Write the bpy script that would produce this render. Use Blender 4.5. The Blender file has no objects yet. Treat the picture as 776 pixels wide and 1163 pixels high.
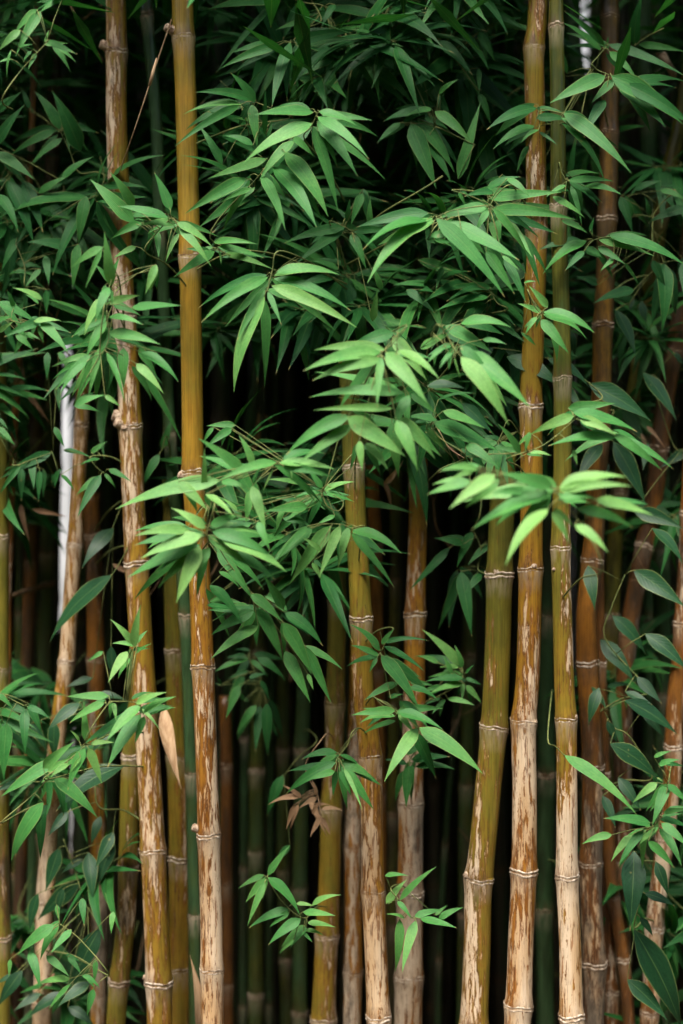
import bpy, math, random
from mathutils import Vector, noise as mnoise
R = random.Random(7)
sc = bpy.context.scene
col = sc.collection

# ------------------------------------------------------------------ camera geometry
D, ZC, PXM = 3.2, 1.78, 1.40 / 776.0          # camera distance, camera height, metres per photo pixel at Y = 0
def at(px, py, Y):
    k = PXM * (D + Y) / D
    return Vector(((px - 388.0) * k, Y, ZC - (py - 581.5) * k))
def mpp(Y): return PXM * (D + Y) / D
CAM = Vector((0, -D, ZC))

# ------------------------------------------------------------------ node helper
class NT:
    def __init__(s, name):
        s.m = bpy.data.materials.new(name); s.m.use_nodes = True
        s.t = s.m.node_tree; s.t.nodes.clear(); s.out = s.t.nodes.new('ShaderNodeOutputMaterial')
    def n(s, typ, **kw):
        nd = s.t.nodes.new(typ)
        for k, v in kw.items(): setattr(nd, k, v)
        return nd
    def link(s, a, b): s.t.links.new(a, b)
    def put(s, sock, v):
        if isinstance(v, bpy.types.NodeSocket): s.t.links.new(v, sock)
        else: sock.default_value = v
    def math(s, op, a, b=0.0, c=None, clamp=False):
        nd = s.n('ShaderNodeMath', operation=op, use_clamp=clamp)
        s.put(nd.inputs[0], a); s.put(nd.inputs[1], b)
        if c is not None: s.put(nd.inputs[2], c)
        return nd.outputs[0]
    def smooth(s, v, lo, hi, a=0.0, b=1.0):
        nd = s.n('ShaderNodeMapRange', interpolation_type='SMOOTHSTEP')
        for i, x in enumerate((v, lo, hi, a, b)): s.put(nd.inputs[i], x)
        return nd.outputs[0]
    def mix(s, f, a, b, mode='MIX'):
        nd = s.n('ShaderNodeMix', data_type='RGBA', blend_type=mode)
        s.put(nd.inputs[0], f); s.put(nd.inputs[6], a); s.put(nd.inputs[7], b)
        return nd.outputs[2]
    def lerp(s, f, a, b):
        nd = s.n('ShaderNodeMix', data_type='FLOAT')
        s.put(nd.inputs[0], f); s.put(nd.inputs[2], a); s.put(nd.inputs[3], b)
        return nd.outputs[0]
    def noise(s, vec, scale, detail=3, rough=.55, dist=0.0):
        nd = s.n('ShaderNodeTexNoise')
        s.link(vec, nd.inputs['Vector']); nd.inputs['Scale'].default_value = scale
        nd.inputs['Detail'].default_value = detail; nd.inputs['Roughness'].default_value = rough
        nd.inputs['Distortion'].default_value = dist
        return nd.outputs[0]
    def mapping(s, vec, scale):
        nd = s.n('ShaderNodeMapping'); s.link(vec, nd.inputs[0]); nd.inputs['Scale'].default_value = scale
        return nd.outputs[0]
    def attr(s, name, typ='OBJECT'):
        nd = s.n('ShaderNodeAttribute', attribute_type=typ, attribute_name=name)
        return nd.outputs['Fac']
    def ramp(s, f, stops):
        nd = s.n('ShaderNodeValToRGB'); s.put(nd.inputs[0], f)
        el = nd.color_ramp.elements
        while len(el) < len(stops): el.new(0.5)
        for e, (p, c) in zip(el, stops): e.position = p; e.color = (*c, 1)
        return nd.outputs[0]
    def bsdf(s, color, rough, spec=.5, bump=None, bstr=.3, bdist=.002):
        p = s.n('ShaderNodeBsdfPrincipled')
        s.put(p.inputs['Base Color'], color); s.put(p.inputs['Roughness'], rough)
        s.put(p.inputs['Specular IOR Level'], spec)
        if bump is not None:
            b = s.n('ShaderNodeBump'); b.inputs['Strength'].default_value = bstr; b.inputs['Distance'].default_value = bdist
            s.link(bump, b.inputs['Height']); s.link(b.outputs[0], p.inputs['Normal'])
        return p.outputs[0]
    def done(s, sh): s.link(sh, s.out.inputs[0]); return s.m

def seeded(k, base):
    """object coordinates shifted by a per-object random so that no two objects carry the same pattern"""
    oi = k.n('ShaderNodeObjectInfo')
    off = k.n('ShaderNodeVectorMath', operation='SCALE'); off.inputs[0].default_value = (31.7, 17.9, 53.1)
    k.link(oi.outputs['Random'], off.inputs['Scale'])
    add = k.n('ShaderNodeVectorMath', operation='ADD'); k.link(base, add.inputs[0]); k.link(off.outputs[0], add.inputs[1])
    return add.outputs[0], oi.outputs['Random']

# ------------------------------------------------------------------ materials
def mat_culm():
    k = NT('bamboo_culm_skin')
    tc = k.n('ShaderNodeTexCoord'); v, rnd = seeded(k, tc.outputs['Object'])
    sep = k.n('ShaderNodeSeparateXYZ'); k.link(tc.outputs['Object'], sep.inputs[0])
    h = k.smooth(sep.outputs[2], 0.75, 2.35)
    peel = k.lerp(h, k.attr('peel_low'), k.attr('peel_high'))
    hue = k.lerp(h, k.attr('hue_low'), k.attr('hue_high'))
    A = k.noise(k.mapping(v, (105, 105, 15)), 1.0, 6, .74, .4)
    A2 = k.noise(k.mapping(v, (170, 170, 22)), 1.0, 3, .6)
    B = k.noise(k.mapping(v, (16, 16, 3.2)), 1.0, 2, .5)
    fib = k.noise(k.mapping(v, (420, 420, 9)), 1.0, 3, .6)
    blot = k.noise(k.mapping(v, (30, 30, 12)), 1.0, 3, .6)
    # weathered side of the culm
    nv = k.n('ShaderNodeSeparateXYZ'); k.link(tc.outputs['Normal'], nv.inputs[0])
    side = k.math('ADD', k.math('MULTIPLY', nv.outputs[0], k.attr('side')), k.math('MULTIPLY', nv.outputs[1], -.55))
    m = k.math('ADD', k.math('MULTIPLY', A, .62), k.math('MULTIPLY', B, .38))
    m = k.math('ADD', m, k.math('MULTIPLY', k.math('SUBTRACT', A2, .5), .16))
    m = k.math('ADD', m, k.math('MULTIPLY', side, .07))
    t = k.math('SUBTRACT', m, k.lerp(peel, .78, .385))
    pm = k.smooth(t, 0.0, .018)
    rim = k.smooth(t, -.075, -.005)
    hv = k.math('ADD', hue, k.math('MULTIPLY', k.math('SUBTRACT', blot, .5), .35), clamp=True)
    skin = k.ramp(hv, [(0, (.020, .045, .016)), (.11, (.040, .088, .034)), (.24, (.050, .066, .012)), (.45, (.165, .135, .018)), (.62, (.285, .160, .018)), (.8, (.275, .112, .016)), (1, (.095, .042, .016))])
    skin = k.mix(k.math('MULTIPLY', k.smooth(A2, .42, .7), .35), skin, k.mix(1, skin, (.55, .42, .35, 1), 'MULTIPLY'))
    brown = k.mix(k.smooth(fib, .35, .65), (.085, .030, .010, 1), (.22, .082, .018, 1))
    skin = k.mix(k.math('MULTIPLY', rim, k.attr('rim')), skin, brown)
    pale = k.mix(k.smooth(B, .38, .62), (.52, .335, .165, 1), (.68, .54, .375, 1))
    pale = k.mix(k.smooth(fib, .45, .72), pale, (.36, .235, .12, 1))
    grime = k.noise(k.mapping(v, (90, 90, 30)), 1.0, 4, .7)
    pale = k.mix(k.math('MULTIPLY', k.smooth(grime, .56, .75), .6), pale, (.22, .17, .12, 1))
    pale = k.mix(k.attr('grey'), pale, k.mix(k.smooth(grime, .4, .65), (.36, .29, .215, 1), (.16, .125, .09, 1)))
    # scraps of brown skin left on the peeled wood
    sc1 = k.noise(k.mapping(v, (120, 120, 13)), 1.0, 5, .7, .4)
    scrap = k.math('MULTIPLY', k.smooth(sc1, .575, .60), k.attr('rim'))
    pale = k.mix(k.math('MULTIPLY', scrap, .9), pale, brown)
    c = k.mix(pm, skin, pale)
    shade_grime = k.smooth(k.math('ADD', B, k.math('MULTIPLY', grime, .4)), k.lerp(k.attr('shade_grime'), .95, .45), k.lerp(k.attr('shade_grime'), 1.15, .75))
    c = k.mix(k.math('MULTIPLY', shade_grime, .85), c, (.030, .022, .015, 1))  # painted shade along with grime: darkens culms that stand dim
    c = k.mix(1, c, k.ramp(fib, [(.28, (.58, .55, .52)), (.6, (1.08, 1.08, 1.08))]), 'MULTIPLY')
    # pale bloom under each node, a dark stained ring above it
    below = k.attr('below_node', 'GEOMETRY'); above = k.attr('above_node', 'GEOMETRY')
    c = k.mix(k.math('MULTIPLY', k.math('MULTIPLY', below, k.smooth(A2, .3, .6)), k.lerp(k.attr('shade_grime'), .60, .05)), c, (.46, .37, .26, 1))
    c = k.mix(k.math('MULTIPLY', k.math('MULTIPLY', above, k.smooth(A, .38, .6)), .8), c, (.085, .04, .016, 1))
    dots = k.smooth(k.noise(k.mapping(v, (260, 260, 120)), 1.0, 2, .5), .70, .76)
    c = k.mix(k.math('MULTIPLY', dots, .7), c, (.05, .025, .012, 1))
    bump = k.math('ADD', k.math('MULTIPLY', pm, .5), k.math('MULTIPLY', fib, .5))
    return k.done(k.bsdf(c, k.lerp(pm, .30, .55), .5, bump, .35, .0012))

def mat_node():
    k = NT('bamboo_node_ring')
    tc = k.n('ShaderNodeTexCoord'); v, rnd = seeded(k, tc.outputs['Object'])
    n1 = k.noise(k.mapping(v, (120, 120, 160)), 1.0, 4, .65)
    n2 = k.noise(k.mapping(v, (40, 40, 60)), 1.0, 2, .5)
    c = k.mix(k.smooth(n1, .38, .62), (.24, .165, .10, 1), (.60, .51, .40, 1))
    c = k.mix(k.smooth(n2, .52, .68), c, (.12, .07, .035, 1))
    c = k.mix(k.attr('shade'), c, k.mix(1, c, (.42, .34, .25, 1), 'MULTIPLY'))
    return k.done(k.bsdf(c, .75, .25, n1, .8, .002))

def leaf_mat(name, stops, trans, rough, pinnate=False, dry=False):
    k = NT(name)
    uvn = k.n('ShaderNodeUVMap'); uv = k.n('ShaderNodeSeparateXYZ'); k.link(uvn.outputs[0], uv.inputs[0])
    u, w = uv.outputs[0], uv.outputs[1]
    tc = k.n('ShaderNodeTexCoord'); v, rnd = seeded(k, tc.outputs['Object'])
    tone = k.math('ADD', k.attr('tone'), k.math('MULTIPLY', k.math('SUBTRACT', rnd, .5), .32))
    n1 = k.noise(k.mapping(v, (30, 30, 30)), 1.0, 3, .6)
    n2 = k.noise(k.mapping(v, (240, 240, 240)), 1.0, 3, .6)
    tone = k.math('ADD', tone, k.math('MULTIPLY', k.math('SUBTRACT', n1, .5), .30), clamp=True)
    c = k.ramp(tone, stops)
    au = k.math('ABSOLUTE', k.math('SUBTRACT', u, .5))
    if pinnate: ph = k.math('MULTIPLY', k.math('ADD', w, k.math('MULTIPLY', au, -.55)), 62.0)
    else: ph = k.math('MULTIPLY', u, 56.0)
    vein = k.math('SINE', ph)
    c = k.mix(k.math('MULTIPLY', k.smooth(vein, .1 if not pinnate else .8, 1.0), .22 if not pinnate else .12), c, k.mix(1, c, (1.7, 1.5, 1.5, 1), 'MULTIPLY'))
    rib = k.smooth(au, .03, .010)
    c = k.mix(k.math('MULTIPLY', rib, .26), c, (.16, .26, .075, 1) if not dry else (.20, .12, .06, 1))
    c = k.mix(1, c, k.ramp(n2, [(.3, (.86, .86, .86)), (.7, (1.1, 1.1, 1.1))]), 'MULTIPLY')
    if not dry:
        # some tips and margins have dried to yellow
        tipm = k.smooth(k.math('ADD', w, k.math('MULTIPLY', k.math('SUBTRACT', n1, .5), .12)), k.lerp(rnd, .90, 1.04), k.lerp(rnd, .97, 1.08))
        c = k.mix(k.math('MULTIPLY', tipm, .85), c, (.27, .21, .075, 1))
        edge = k.math('MULTIPLY', k.smooth(au, .44, .498), k.smooth(rnd, .2, .8))
        c = k.mix(k.math('MULTIPLY', edge, .55), c, (.25, .30, .09, 1))
        spots = k.smooth(k.noise(k.mapping(v, (75, 75, 75)), 1.0, 2, .5), .72, .78)
        c = k.mix(k.math('MULTIPLY', spots, .5), c, (.17, .16, .05, 1))
    fibre = k.noise(k.mapping(uvn.outputs[0], (26, 1.6, 1)), 1.0, 3, .6)
    c = k.mix(1, c, k.ramp(fibre, [(.3, (.80, .80, .82)), (.7, (1.18, 1.16, 1.1))]), 'MULTIPLY')
    bump = k.math('ADD', k.math('MULTIPLY', vein, .5), k.math('MULTIPLY', rib, -1.2))
    p = k.bsdf(c, k.lerp(n1, rough - .08, rough + .12), .18 if not pinnate else .18, bump, .22, .0008)
    tr = k.n('ShaderNodeBsdfTranslucent'); k.link(k.mix(1, c, (1.35, 1.5, .7, 1), 'MULTIPLY'), tr.inputs[0])
    mx = k.n('ShaderNodeMixShader'); mx.inputs[0].default_value = trans
    k.link(p, mx.inputs[1]); k.link(tr.outputs[0], mx.inputs[2])
    return k.done(mx.outputs[0])

def mat_simple(name, a, b, scale=(60, 60, 60), rough=.75, spec=.25, bstr=.4):
    k = NT(name)
    tc = k.n('ShaderNodeTexCoord'); v, rnd = seeded(k, tc.outputs['Object'])
    n1 = k.noise(k.mapping(v, scale), 1.0, 4, .6)
    return k.done(k.bsdf(k.mix(k.smooth(n1, .33, .67), (*a, 1), (*b, 1)), rough, spec, n1, bstr, .003))

M_CULM, M_NODE = mat_culm(), mat_node()
M_LEAF = leaf_mat('bamboo_leaf', [(0, (.009, .050, .014)), (.35, (.018, .104, .022)), (.65, (.050, .186, .040)), (1, (.160, .325, .085))], .24, .46)
M_VINE = leaf_mat('vine_leaf', [(0, (.008, .034, .013)), (.5, (.013, .060, .020)), (1, (.04, .12, .032))], .10, .42, pinnate=True)
M_DRY = leaf_mat('dry_leaf', [(0, (.15, .085, .045)), (.5, (.25, .155, .085)), (1, (.40, .29, .18))], .2, .7, dry=True)
M_TWIG = mat_simple('green_twig', (.060, .095, .026), (.16, .17, .05), (90, 90, 30))
M_DRYTWIG = mat_simple('dry_twig', (.13, .075, .035), (.30, .20, .11), (90, 90, 30))
M_SHEATH = mat_simple('dry_sheath', (.27, .165, .085), (.42, .285, .165), (160, 160, 10), .7)
M_STUB = mat_simple('cut_branch_stub', (.16, .09, .05), (.48, .37, .26), (150, 150, 150))
M_SOIL = mat_simple('leaf_litter_soil', (.030, .021, .013), (.095, .062, .034), (22, 22, 22), .9)
M_WALL = mat_simple('whitewashed_render', (.26, .27, .27), (.44, .45, .45), (3, 3, 3), .85)

# ------------------------------------------------------------------ mesh helpers
class MB:
    def __init__(s): s.v, s.f, s.uv, s.at = [], [], [], {}
    def tube(s, pts, rads, seg=8, cap=True):
        """swept tube through points with a radius at each"""
        b0 = len(s.v); n = len(pts)
        t0 = (pts[1] - pts[0]).normalized()
        ref = Vector((1, 0, 0)) if abs(t0.x) < .8 else Vector((0, 1, 0))
        for i, p in enumerate(pts):
            t = (pts[min(i + 1, n - 1)] - pts[max(i - 1, 0)])
            t = t.normalized() if t.length > 1e-9 else t0
            a = ref - t * ref.dot(t); a.normalize(); b = t.cross(a); ref = a
            for j in range(seg):
                an = 2 * math.pi * j / seg
                s.v.append(p + (a * math.cos(an) + b * math.sin(an)) * rads[i])
        for i in range(n - 1):
            for j in range(seg):
                q = b0 + i * seg; j2 = (j + 1) % seg
                s.f.append((q + j, q + j2, q + seg + j2, q + seg + j))
        if cap:
            s.f.append(tuple(b0 + j for j in reversed(range(seg))))
            s.f.append(tuple(b0 + (n - 1) * seg + j for j in range(seg)))
    def build(s, name, mat, parent=None, origin=None, smooth=True):
        me = bpy.data.meshes.new(name)
        o0 = origin if origin is not None else Vector((0, 0, 0))
        me.from_pydata([tuple(p - o0) for p in s.v], [], s.f)
        if s.uv:
            ul = me.uv_layers.new(name='UVMap')
            for lp in me.loops: ul.data[lp.index].uv = s.uv[lp.vertex_index]
        for nm, vals in s.at.items():
            a = me.attributes.new(nm, 'FLOAT', 'POINT'); a.data.foreach_set('value', vals)
        if smooth: me.polygons.foreach_set('use_smooth', [True] * len(me.polygons))
        me.materials.append(mat); me.update()
        o = bpy.data.objects.new(name, me); col.objects.link(o)
        if parent is not None:
            o.parent = parent; o.location = o0 - parent.location
        else: o.location = o0
        return o

def tag(o, label=None, cat=None, group=None, kind=None):
    if label: o['label'] = label
    if cat: o['category'] = cat
    if group: o['group'] = group
    if kind: o['kind'] = kind
    return o
def empty(name, loc):
    o = bpy.data.objects.new(name, None); o.location = loc; o.empty_display_size = .05
    col.objects.link(o); return o

# ------------------------------------------------------------------ culms
def catmull(pts, x):
    """interpolate polyline (list of (y,x)) smoothly"""
    for i in range(len(pts) - 1):
        if pts[i][0] <= x <= pts[i + 1][0]:
            p0 = pts[max(i - 1, 0)]; p1 = pts[i]; p2 = pts[i + 1]; p3 = pts[min(i + 2, len(pts) - 1)]
            f = (x - p1[0]) / (p2[0] - p1[0])
            m1 = (p2[1] - p0[1]) / (p2[0] - p0[0]) * (p2[0] - p1[0]); m2 = (p3[1] - p1[1]) / (p3[0] - p1[0]) * (p2[0] - p1[0])
            return (2*f**3 - 3*f*f + 1)*p1[1] + (f**3 - 2*f*f + f)*m1 + (-2*f**3 + 3*f*f)*p2[1] + (f**3 - f*f)*m2
    a, b = (pts[0], pts[1]) if x < pts[0][0] else (pts[-1], pts[-2])
    return a[1] + (x - a[0]) * (b[1] - a[1]) / (b[0] - a[0]) * .7
CULMS = {}
def culm_axis(c, z):
    """world point on the axis of a culm at height z"""
    kk = mpp(c['Y']); py = 581.5 - (z - ZC) / kk
    p = at(catmull(c['line'], py), py, c['Y'])
    return p
def rad_profile(z, nodes, r, top, swell=.10):
    best = min((abs(z - n), z - n) for n in nodes)
    d = best[1]
    e = math.exp(-(d / .016) ** 2) * swell + math.exp(-(d / .05) ** 2) * swell * .35
    return r * (1 + e)
def stem_mesh(axis, nodes, rfun, z0, z1, seg=20, step=.04):
    zs = []
    z = z0
    while z < z1: zs.append(z); z += step
    zs.append(z1)
    for n in nodes:
        zs += [n + d for d in (-.05, -.03, -.018, -.010, -.004, 0, .004, .010, .018, .03) if z0 < n + d < z1]
    zs = sorted(set(round(q, 4) for q in zs))
    mb = MB(); mb.tube([axis(q) for q in zs], [rfun(q) for q in zs], seg)
    be, ab = [], []
    for q in zs:
        b = a = 0
        for n in nodes:
            if 0 <= n - q < .05: b = max(b, 1 - (n - q) / .05)
            if 0 <= q - n < .03: a = max(a, 1 - (q - n) / .03)
        be += [b] * seg; ab += [a] * seg
    mb.at = {'below_node': be, 'above_node': ab}
    return mb
def node_ring(axis, z, r, tilt, amp=1.0, seg=22):
    mb = MB(); c = axis(z); t = (axis(z + .02) - axis(z - .02)).normalized()
    prof = [(-.0075, .99), (-.0055, 1.07), (-.0030, 1.135), (-.0008, 1.09), (.0006, 1.035), (.0020, 1.095), (.0045, 1.145), (.0066, 1.05), (.0085, .99)]
    a = Vector((1, 0, 0)); a = (a - t * a.dot(t)).normalized(); b = t.cross(a)
    ph = R.uniform(0, 6.28)
    for h, k in prof:
        for j in range(seg):
            an = 2 * math.pi * j / seg
            w = 1 + .035 * mnoise.noise(Vector((math.cos(an) * 2 + ph, math.sin(an) * 2, h * 300)))
            dz = h * amp + tilt * r * math.cos(an + ph) + .0016 * math.sin(3 * an + ph) + .0012 * math.sin(7 * an - ph)
            mb.v.append(c + (a * math.cos(an) + b * math.sin(an)) * (r * (1 + (k - 1) * amp) * w) + t * dz)
    n = len(prof)
    for i in range(n - 1):
        for j in range(seg):
            j2 = (j + 1) % seg
            mb.f.append((i * seg + j, i * seg + j2, (i + 1) * seg + j2, (i + 1) * seg + j))
    return mb
def stub(parent, axis, z, r, ang, ln, rr):
    c = axis(z); d = Vector((math.cos(ang), math.sin(ang), .35)).normalized()
    mb = MB(); p = c + d * r * .7
    pts = [p + d * ln * q for q in (0, .3, .6, .85, 1.0)]
    mb.tube(pts, [rr * 1.1, rr * 1.25, rr * 1.0, rr * 1.05, rr * .7], 10)
    o = mb.build('branch_stub', M_STUB, parent, origin=p)
    return o
def culm(key, label, Y, line, w, nodes, hue=(.6, .5), peel=(.5, .2), rim=.8, grey=0., side=.3, stubs=(), group=None, shade_grime=None, shade=0., wtop=None, top=None, name='bamboo_culm'):
    """line: (x, y) photo positions of the axis; w: width in photo px; nodes: y positions"""
    line = sorted([(y, x) for x, y in line])
    kk = mpp(Y); c = dict(Y=Y, line=line, key=key); CULMS[key] = c
    ztop = 3.55 + R.uniform(-.2, .25)
    yz = lambda y: ZC - (y - 581.5) * kk
    if top is not None: ztop = yz(top)
    ns = sorted(nodes); sp = (ns[-1] - ns[0]) / max(1, len(ns) - 1) if len(ns) > 1 else 170
    sp = max(120, min(sp, 240)); q = ns[-1]
    lo = list(ns)
    while yz(q) > .12: q += sp * .9; lo.append(q)
    q = ns[0]
    while yz(q) < ztop: q -= sp * 1.05; lo.insert(0, q)
    zn = sorted(z for z in (yz(y) for y in lo) if .03 < z < ztop)
    r = w * kk / 2; rt = (wtop or w * .96) * kk / 2
    ym, yM = line[0][0], line[-1][0]
    def rb(z):
        y = 581.5 - (z - ZC) / kk; f = min(1, max(0, (y - ym) / max(1, yM - ym)))
        return rt + (r - rt) * f
    wob = {n: Vector((R.uniform(-1, 1), R.uniform(-1, 1), 0)) * .0022 for n in zn}
    def axis(z):
        p = culm_axis(c, z)
        d, n = min((abs(z - n), n) for n in zn)
        return p + wob[n] * math.exp(-(d / .09) ** 2)
    root = empty(name, culm_axis(c, 0)); root.location.z = 0
    tag(root, label, 'bamboo culm', group or 'bamboo culms standing in the clump')
    st = stem_mesh(axis, zn, lambda z: rad_profile(z, zn, rb(z), ztop), 0, ztop).build('stem', M_CULM, root, origin=root.location.copy())
    st['peel_low'], st['peel_high'] = peel; st['hue_low'], st['hue_high'] = hue
    st['shade_grime'] = shade_grime if shade_grime is not None else .1 + .55 * shade; st['rim'] = rim; st['grey'] = grey; st['side'] = side  # deeper culms get more shade painted into their skin
    for z in zn:
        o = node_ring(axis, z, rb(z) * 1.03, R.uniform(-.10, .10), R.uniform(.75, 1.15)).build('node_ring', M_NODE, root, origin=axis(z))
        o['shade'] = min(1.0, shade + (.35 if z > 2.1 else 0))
    for y, ang, ln, rr in stubs: stub(root, axis, yz(y), rb(yz(y)), math.radians(ang), ln, rr)
    c['root'] = root; c['axis'] = axis; c['r'] = r
    return root

culm('A', 'straight golden culm left of centre, olive at the top, peeling to tan lower down', -.06,
     [(206,-30),(207.5,0),(211,100),(214.5,250),(217,370),(218.5,450),(221,550),(227,660),(230.6,750),(236,900),(238,980),(240.5,1060),(241.6,1163)],
     25, [44,293,537,757,949,1102], hue=(.86,.54), peel=(.76,.10), rim=.9, side=.0, stubs=[(40,200,.026,.0085),(545,200,.018,.008),(945,190,.020,.008)], wtop=24)
culm('B', 'thick culm at left with a knobbly brown node, olive gold below it, torn skin above', .06,
     [(131,-20),(131.5,25),(131.7,100),(133.5,170),(139,320),(147,450),(149,500),(153,600),(158.5,700),(165,810),(169.5,880),(174,965),(176.5,1020),(180,1115),(181.5,1163)],
     29, [60,238,360,485,640,805,966,1115], hue=(.56,.54), peel=(.58,.56), rim=.9, side=-.2, grey=.18, shade_grime=.35, stubs=[(478,190,.022,.013),(486,215,.020,.011),(482,165,.018,.010),(489,250,.012,.009),(484,300,.010,.008),(58,200,.022,.010),(240,190,.03,.012),(1115,185,.016,.006)], wtop=23)
culm('C', 'slender smooth jade green culm behind the golden culm', .15,
     [(167,-10),(168,20),(178,150),(188,390),(193,500),(202,600),(211,700),(216,850),(219,950),(222,1163)], 14.5, [18,260,493,700,880,1040], shade_grime=.0, hue=(.12,.11), peel=(.02,.0), rim=.2, shade=.3)
culm('N', 'brown flecked olive culm squeezed between the golden culm and the thick left culm', .20,
     [(194,500),(198,740),(203,900),(204,980),(203,1163)], 26, [600,740,860,976,1100], hue=(.55,.25), peel=(.46,.15), rim=.9, grey=.35, shade=.2, wtop=20, top=545)
culm('O', 'olive culm leaning out to the left from behind the thick left culm near the bottom', .16,
     [(164,700),(156,800),(148,870),(146,985),(143,1050),(136,1115),(132,1163)], 22, [730,860,985,1115], hue=(.45,.40), peel=(.42,.1), rim=.8, grey=.1, shade=.3, top=735)
culm('O2', 'short visible length of grey weathered culm among leaves at lower left', .28,
     [(106,800),(113,1010),(112,1163)], 18, [880,1010,1132], hue=(.7,.5), peel=(.72,.3), rim=.6, grey=.8, shade=.4, top=800)
culm('M', 'tan culm at far left leaning down and outwards with a brown node at mid height', .20,
     [(93,480),(86,600),(79,700),(75,752),(69,800),(57,920),(54,980),(50,1025),(50,1090),(48,1163)], 21, [620,752,885,1025,1140], shade_grime=.4, hue=(.66,.52), peel=(.74,.62), rim=.8, grey=.25, shade=.3, wtop=16, top=385)
culm('T', 'dull grey brown culm beside the leaning tan culm at left', .36,
     [(100,480),(105,600),(108,690),(109,780),(112,1000),(112,1163)], 20, [610,750,890,1020], shade_grime=.75, hue=(.85,.9), peel=(.55,.35), rim=.8, grey=.85, shade=.6, top=560)
culm('S', 'olive culm cut off by the left edge of the photo', .14,
     [(-2,480),(0,600),(1,900),(2,1163)], 20, [610,760,890,1065], shade_grime=.4, hue=(.40,.35), peel=(.30,.1), rim=.8, shade=.3, top=300)
culm('S2', 'dark culm in deep shade left of the leaning tan culm, with a dry branch', .62,
     [(52,300),(54,600),(51,800),(50,1163)], 18, [460,630,800,950,1100], hue=(.25,.2), peel=(.05,.02), rim=.5, shade=.8)
culm('D', 'central culm in front with four pale nodes, olive above and peeling to tan below', -.02,
     [(392,250),(397,440),(401,530),(406,620),(410,703),(412,780),(416,820),(420,860),(422.5,940),(423.5,1012),(428,1100),(431.5,1163)],
     26, [350,530,703,860,1012,1155], hue=(.76,.24), peel=(.76,.16), rim=.9, side=-.3, wtop=22, top=405)
culm('E', 'stout pale weathered culm just right of the central culm', .15,
     [(478,400),(476,490),(475,560),(474,620),(472,698),(470,790),(467.5,913),(466,1015),(465,1110),(464,1163)],
     32, [440,550,698,810,913,1015,1110], shade_grime=.4, hue=(.80,.62), peel=(.76,.40), rim=.9, grey=.42, side=.0, wtop=17, shade=.1, top=478)
culm('Q', 'drab tan culm half hidden behind the central culm at the bottom', .22,
     [(408,700),(404,900),(402,961),(401,1104),(400,1163)], 21, [830,961,1104], hue=(.74,.6), peel=(.62,.3), rim=.7, grey=.6, shade=.4, top=690)
culm('P', 'olive culm left of the central culm with a dead brown spray hanging before it', .20,
     [(386,600),(384,650),(381,800),(377,920),(374.5,1000),(372,1062),(369,1120),(368,1163)], 27, [680,800,920,1062,1158], hue=(.52,.22), peel=(.46,.04), rim=.8, grey=.3, shade=.45, wtop=18, top=560)
culm('R', 'dim reddish brown culm in shadow just right of the golden culm', .42,
     [(256,800),(257,940),(258,1060),(258,1163)], 14, [870,1003,1118], hue=(.95,.9), peel=(.2,.1), rim=.8, grey=.6, shade=.7, top=790)
culm('F', 'green gold culm right of centre, foot leaning left, dark cut node at its top', -.03,
     [(575,420),(571,560),(568,653),(566,720),(563,790),(561,827),(554,900),(547,980),(544.6,998),(542,1080),(539,1163)],
     31, [480,653,827,998,1165], hue=(.52,.24), peel=(.56,.06), rim=.75, side=-.5, stubs=[(653,250,.012,.006),(998,205,.016,.007)], wtop=28, top=515)
culm('G', 'tall mottled tan and brown culm right of centre, with six pale nodes', -.05,
     [(611,-10),(611,25),(607.5,55),(608,120),(609,270),(606,380),(604,450),(604,540),(604,647),(602,700),(599,780),(595,820),(596,900),(595,990),(592,1060),(588,1143),(587,1163)],
     29.5, [55,262,462,647,820,990,1143], shade_grime=.15, hue=(.82,.52), peel=(.75,.42), rim=.95, side=.1, stubs=[(647,280,.012,.006)], wtop=22)
culm('H', 'pale striped culm standing directly right of the mottled tall culm', -.09,
     [(632,-10),(633,50),(634,150),(636,280),(638,370),(639,520),(637.6,622),(639,700),(641,780),(643,817),(644,900),(645,995),(648,1080),(650,1155),(651,1163)],
     26, [30,235,430,622,817,995,1155], hue=(.68,.26), peel=(.76,.14), rim=.8, side=.9, stubs=[(650,215,.010,.004),(817,330,.010,.006)], wtop=16)
culm('Y', 'plain dark green culm in the gap between the two pale right hand culms', .36,
     [(622,500),(621,640),(620,880),(619,1033),(619,1163)], 20, [560,702,880,1033], hue=(.04,.0), peel=(.02,.0), rim=.2, shade=.6, top=560)
culm('I', 'brown striped culm right of the pale striped culm with closely spaced nodes', .10,
     [(693,-10),(693,150),(690,250),(684,420),(677,560),(673,637),(666,700),(667,754),(670,810),(673,870),(672,950),(670,981),(672,1050),(674,1094),(673,1163)],
     26, [20,152,250,370,490,637,754,870,981,1094], shade_grime=.9, hue=(.98,.66), peel=(.74,.14), rim=1.0, grey=.25, side=.3, shade=.15, wtop=20)
culm('I2', 'thin golden brown cane bending right beside the brown striped culm', .18,
     [(679,440),(680,700),(682,760),(686,880),(690,950),(697,1018),(708,1090),(715,1163)], 14.5, [880,1018,1090], shade_grime=.6, hue=(.95,.95), peel=(.45,.2), rim=.9, grey=.2, shade=.3, top=440)
culm('I3', 'dark brown streaked stub of culm low between the striped culm and the thin cane', .22,
     [(688,900),(691,1050),(694,1163)], 19, [980,1126], hue=(.98,.9), peel=(.5,.2), rim=1.0, grey=.4, shade=.5, top=890)
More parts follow.
